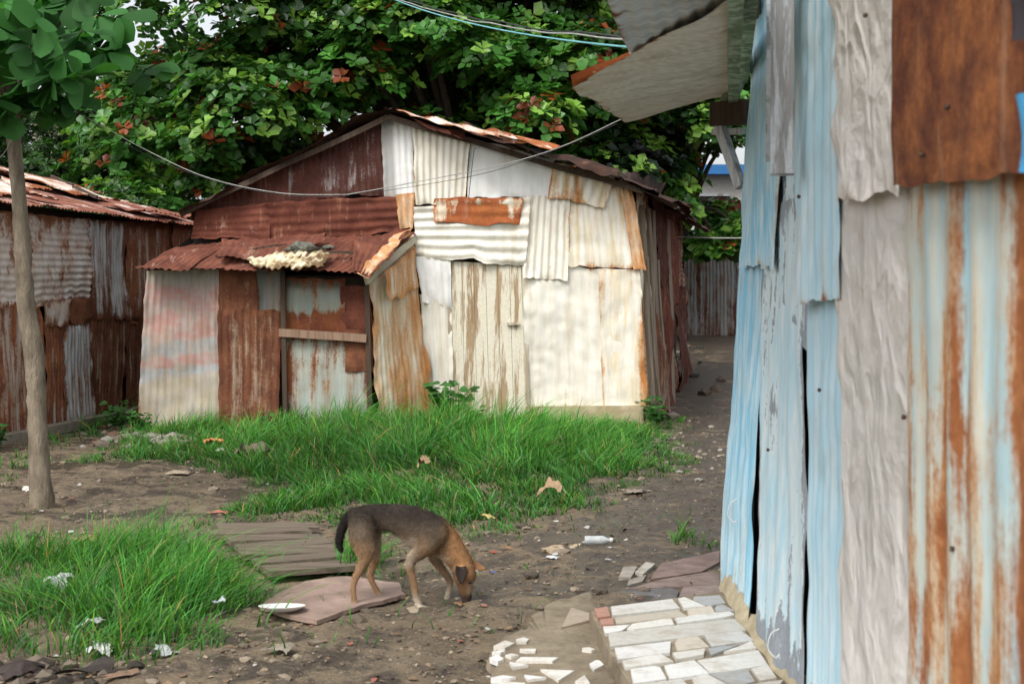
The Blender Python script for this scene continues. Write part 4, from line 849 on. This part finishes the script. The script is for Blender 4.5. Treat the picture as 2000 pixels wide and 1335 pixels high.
for ch,lat in chains:
    for k in range(len(ch)-1):
        (a0,b0,r0,d0),(a1,b1,r1,d1)=ch[k],ch[k+1]; L_2=math.hypot(a1-a0,b1-b0); n=max(2,int(L_2/(min(r0,r1)*.22)))
        for t in np.linspace(0,1,n):
            r=(r0*(1-t)+r1*t)/S; c=P(a0*(1-t)+a1*t,b0*(1-t)+b1*t,d0*(1-t)+d1*t)
            SV.append(np.stack([c[0]+sx*r,c[1]+sy*r*lat,c[2]+sz*r],-1)); SF.append(sf+off); off+=160
SV=np.concatenate(SV); SF=np.concatenate(SF)
tmp=fast('dogtmp',SV,SF,None,None)
md=tmp.modifiers.new('r','REMESH'); md.mode='VOXEL'; md.voxel_size=.005; md.use_smooth_shade=True
ms=tmp.modifiers.new('s','SMOOTH'); ms.factor=.5; ms.iterations=6
dg=bpy.context.evaluated_depsgraph_get(); ev=tmp.evaluated_get(dg); me=bpy.data.meshes.new_from_object(ev); bpy.data.objects.remove(tmp)
nv=len(me.vertices); co=np.empty(nv*3,np.float32); me.vertices.foreach_get('co',co); co=co.reshape(-1,3); no=np.empty(nv*3,np.float32); me.vertices.foreach_get('normal',no); no=no.reshape(-1,3)
def dogcol(co,no):
    U=1000+co[:,0]*S; Vv=1186-(co[:,2])*S
    nn=SN(5,30.)(co[:,0],co[:,1],co[:,2])*.5+SN(6,90.)(co[:,0],co[:,1],co[:,2])*.35
    tan=np.array([.29,.18,.10]); dark=np.array([.032,.026,.022]); grey=np.array([.115,.088,.064]); pale=np.array([.56,.48,.37]); org=np.array([.38,.20,.09])
    n=len(co); c=np.tile(tan,(n,1))
    def mx(c,col,k): k=np.clip(k,0,1)[:,None]; return c*(1-k)+col*k
    top=1046+.08*(U-700)+8*nn
    k=(1-sstep(-24,24,Vv-top))*(1-sstep(850,888,U))
    c=mx(c,grey,k*.95); k2=(1-sstep(-52,-14,Vv-top+6*nn))*(1-sstep(845,882,U)); c=mx(c,dark,k2*.85)
    k=(sstep(1042,1056,Vv+3*nn)*(1-sstep(1095,1110,Vv)))*sstep(725,745,U)*(1-sstep(800,830,U))*.6; c=mx(c,pale,k)
    k=sstep(1075,1090,Vv)*sstep(835,855,U)*(1-sstep(880,890,U))*.5*(no[:,2]<.1); c=mx(c,pale,k)
    c=mx(c,org,sstep(866,884,U)*(1-sstep(1112,1122,Vv))*.85); c=mx(c,dark,(U>855)*(U<885)*(Vv<1080)*sstep(.35,.85,no[:,2])*.4)
    leg=sstep(1092,1110,Vv)*(U<895); c=mx(c,np.array([.33,.20,.11]),leg*.7)
    c=mx(c,pale*1.15,sstep(1140,1172,Vv)*(U>790)*(U<893)); c=mx(c,pale*.9,sstep(1160,1180,Vv)*(U<780)*.6)
    hd=(U>884)&(Vv>1100); c=mx(c,np.array([.20,.10,.048]),hd*sstep(1106,1122,Vv)*.8)
    c=mx(c,np.array([.42,.30,.19]),hd*sstep(1130,1140,Vv)*(1-sstep(1156,1166,Vv))*.65*sstep(-.1,.4,no[:,0]))
    c=mx(c,np.array([.035,.027,.023]),hd*sstep(1150,1168,Vv)*.9)
    tail=(U<690)&(Vv<1085)&(Vv>1000); c=mx(c,np.array([.018,.016,.014]),tail*(1-sstep(676,690,U)))
    return np.clip(c*(1+.22*nn[:,None]),.006,1)
dc=dogcol(co,no)
a=me.color_attributes.new('paint','FLOAT_COLOR','POINT'); a.data.foreach_set('color',np.concatenate([dc,np.ones((nv,1))],1).astype(np.float32).ravel())
furm=flat('dog_fur',(1,1,1),(.8,.8,.8),60.,.85,attr=True,bs=.5,bd=.003,spec=.15)
me.materials.clear(); me.materials.append(furm)
for p in me.polygons: p.use_smooth=True
me.name='dog_body'; link(bpy.data.objects.new('body',me),dog)
N=80000; pick=rng.integers(0,nv,N); p0=co[pick]+rng.normal(size=(N,3))*.002; nr=no[pick]
flow=np.tile([-.8,0,-.55],(N,1)); flow=flow-nr*(flow*nr).sum(1,keepdims=True); dr=unit(flow+nr*.4+.3*rng.normal(size=(N,3)))
Lh=rng.uniform(.006,.015,N)[:,None]*(1-.5*sstep(1090,1120,1186-p0[:,2]*S))[:,None]; sd=unit(np.cross(dr,nr))*.0007
V=np.stack([p0-sd-nr*.001,p0+sd-nr*.001,p0+dr*Lh],1).reshape(-1,3)
fc=dc[pick]*rng.uniform(.4,1.8,(N,1)); fast('fur',V,np.arange(N*3).reshape(-1,3),furm,dog,col=np.clip(np.repeat(fc,3,0),0,.9))
def ear(name,base,tip,w,col,nrm,depth=.012):
    base=np.array(base); tip=np.array(tip); d=tip-base; L=np.linalg.norm(d); s=unit(np.cross(d,nrm)); nrm=unit(np.cross(s,d)); V=[];n=9;m=8
    for i in range(n):
        t=i/(n-1); ww=w*(1-t**1.7)*(.8+.5*math.sin(t*2.)); 
        for k in range(m+1):
            q=-1+2*k/m; V.append(base+d*t+s*q*ww+nrm*(depth*(q*q)*(1-t)*1.2+.02*t*t*L))
    Fc=[(i*(m+1)+k,i*(m+1)+k+1,(i+1)*(m+1)+k+1,(i+1)*(m+1)+k) for i in range(n-1) for k in range(m)]
    o=pmesh(name,V,Fc,furm,dog,True,col=[col]*len(V)); q=o.modifiers.new('s','SOLIDIFY'); q.thickness=.004; return o
ear('ear',P(900,1106,DC-.048),P(900,1140,DC-.088),.027,(.035,.026,.022),np.array([0.2,-1,.1]))
ear('ear',P(914,1102,DC+.02),P(950,1111,DC+.03),.027,(.28,.14,.065),np.array([.2,-.7,.9]))
blk=flat('dog_nose',(.012,.011,.01),(.02,.018,.018),30.,.3,spec=.6)
lump('nose',P(912,1181,DC-.0),.015,blk,dog,3,(.9,1.,.7)); lump('eye',P(918,1137,DC-.040),.0068,blk,dog,8,(1,.8,1)); lump('eye',P(923,1135,DC+.036),.006,blk,dog,9,(1,1,1))
# ================= LIGHT, SKY, CAMERA
w=bpy.data.worlds.new('World'); sc.world=w; w.use_nodes=True; nt=w.node_tree; nt.nodes.clear(); b=NB(nt)
sky=b.n('ShaderNodeTexSky'); sky.sky_type='NISHITA'; sky.sun_disc=False; sky.sun_elevation=math.radians(52); sky.sun_rotation=math.radians(210); sky.dust_density=4.; sky.air_density=1.; sky.ozone_density=1.
hs=b.n('ShaderNodeHueSaturation'); hs.inputs['Saturation'].default_value=.25; hs.inputs['Value'].default_value=1.75; b.l(sky.outputs[0],hs.inputs['Color'])
bg=b.n('ShaderNodeBackground'); bg.inputs['Strength'].default_value=.145; b.l(hs.outputs[0],bg.inputs[0]); o=b.n('ShaderNodeOutputWorld'); b.l(bg.outputs[0],o.inputs[0])
sl=bpy.data.lights.new('sun','SUN'); sl.energy=1.5; sl.angle=math.radians(18); sl.color=(1.,.975,.94); so=link(bpy.data.objects.new('sun',sl))
el=math.radians(52); azm=math.radians(210); dirv=Vector((math.sin(azm)*math.cos(el),math.cos(azm)*math.cos(el),math.sin(el)))
so.rotation_euler=dirv.to_track_quat('Z','Y').to_euler()
cam=bpy.data.cameras.new('camera'); co_=link(bpy.data.objects.new('camera',cam)); co_.location=(0,0,CH); co_.rotation_euler=(math.radians(90),0,0)
cam.lens=50; cam.sensor_width=36; cam.shift_y=-(667.5-HY)/2000.; cam.clip_end=1000; cam.clip_start=.05
cam.dof.use_dof=True; cam.dof.focus_distance=11.; cam.dof.aperture_fstop=5.6
sc.camera=co_
sc.view_settings.view_transform='Standard'; sc.view_settings.look='None'; sc.view_settings.exposure=0; sc.view_settings.gamma=1
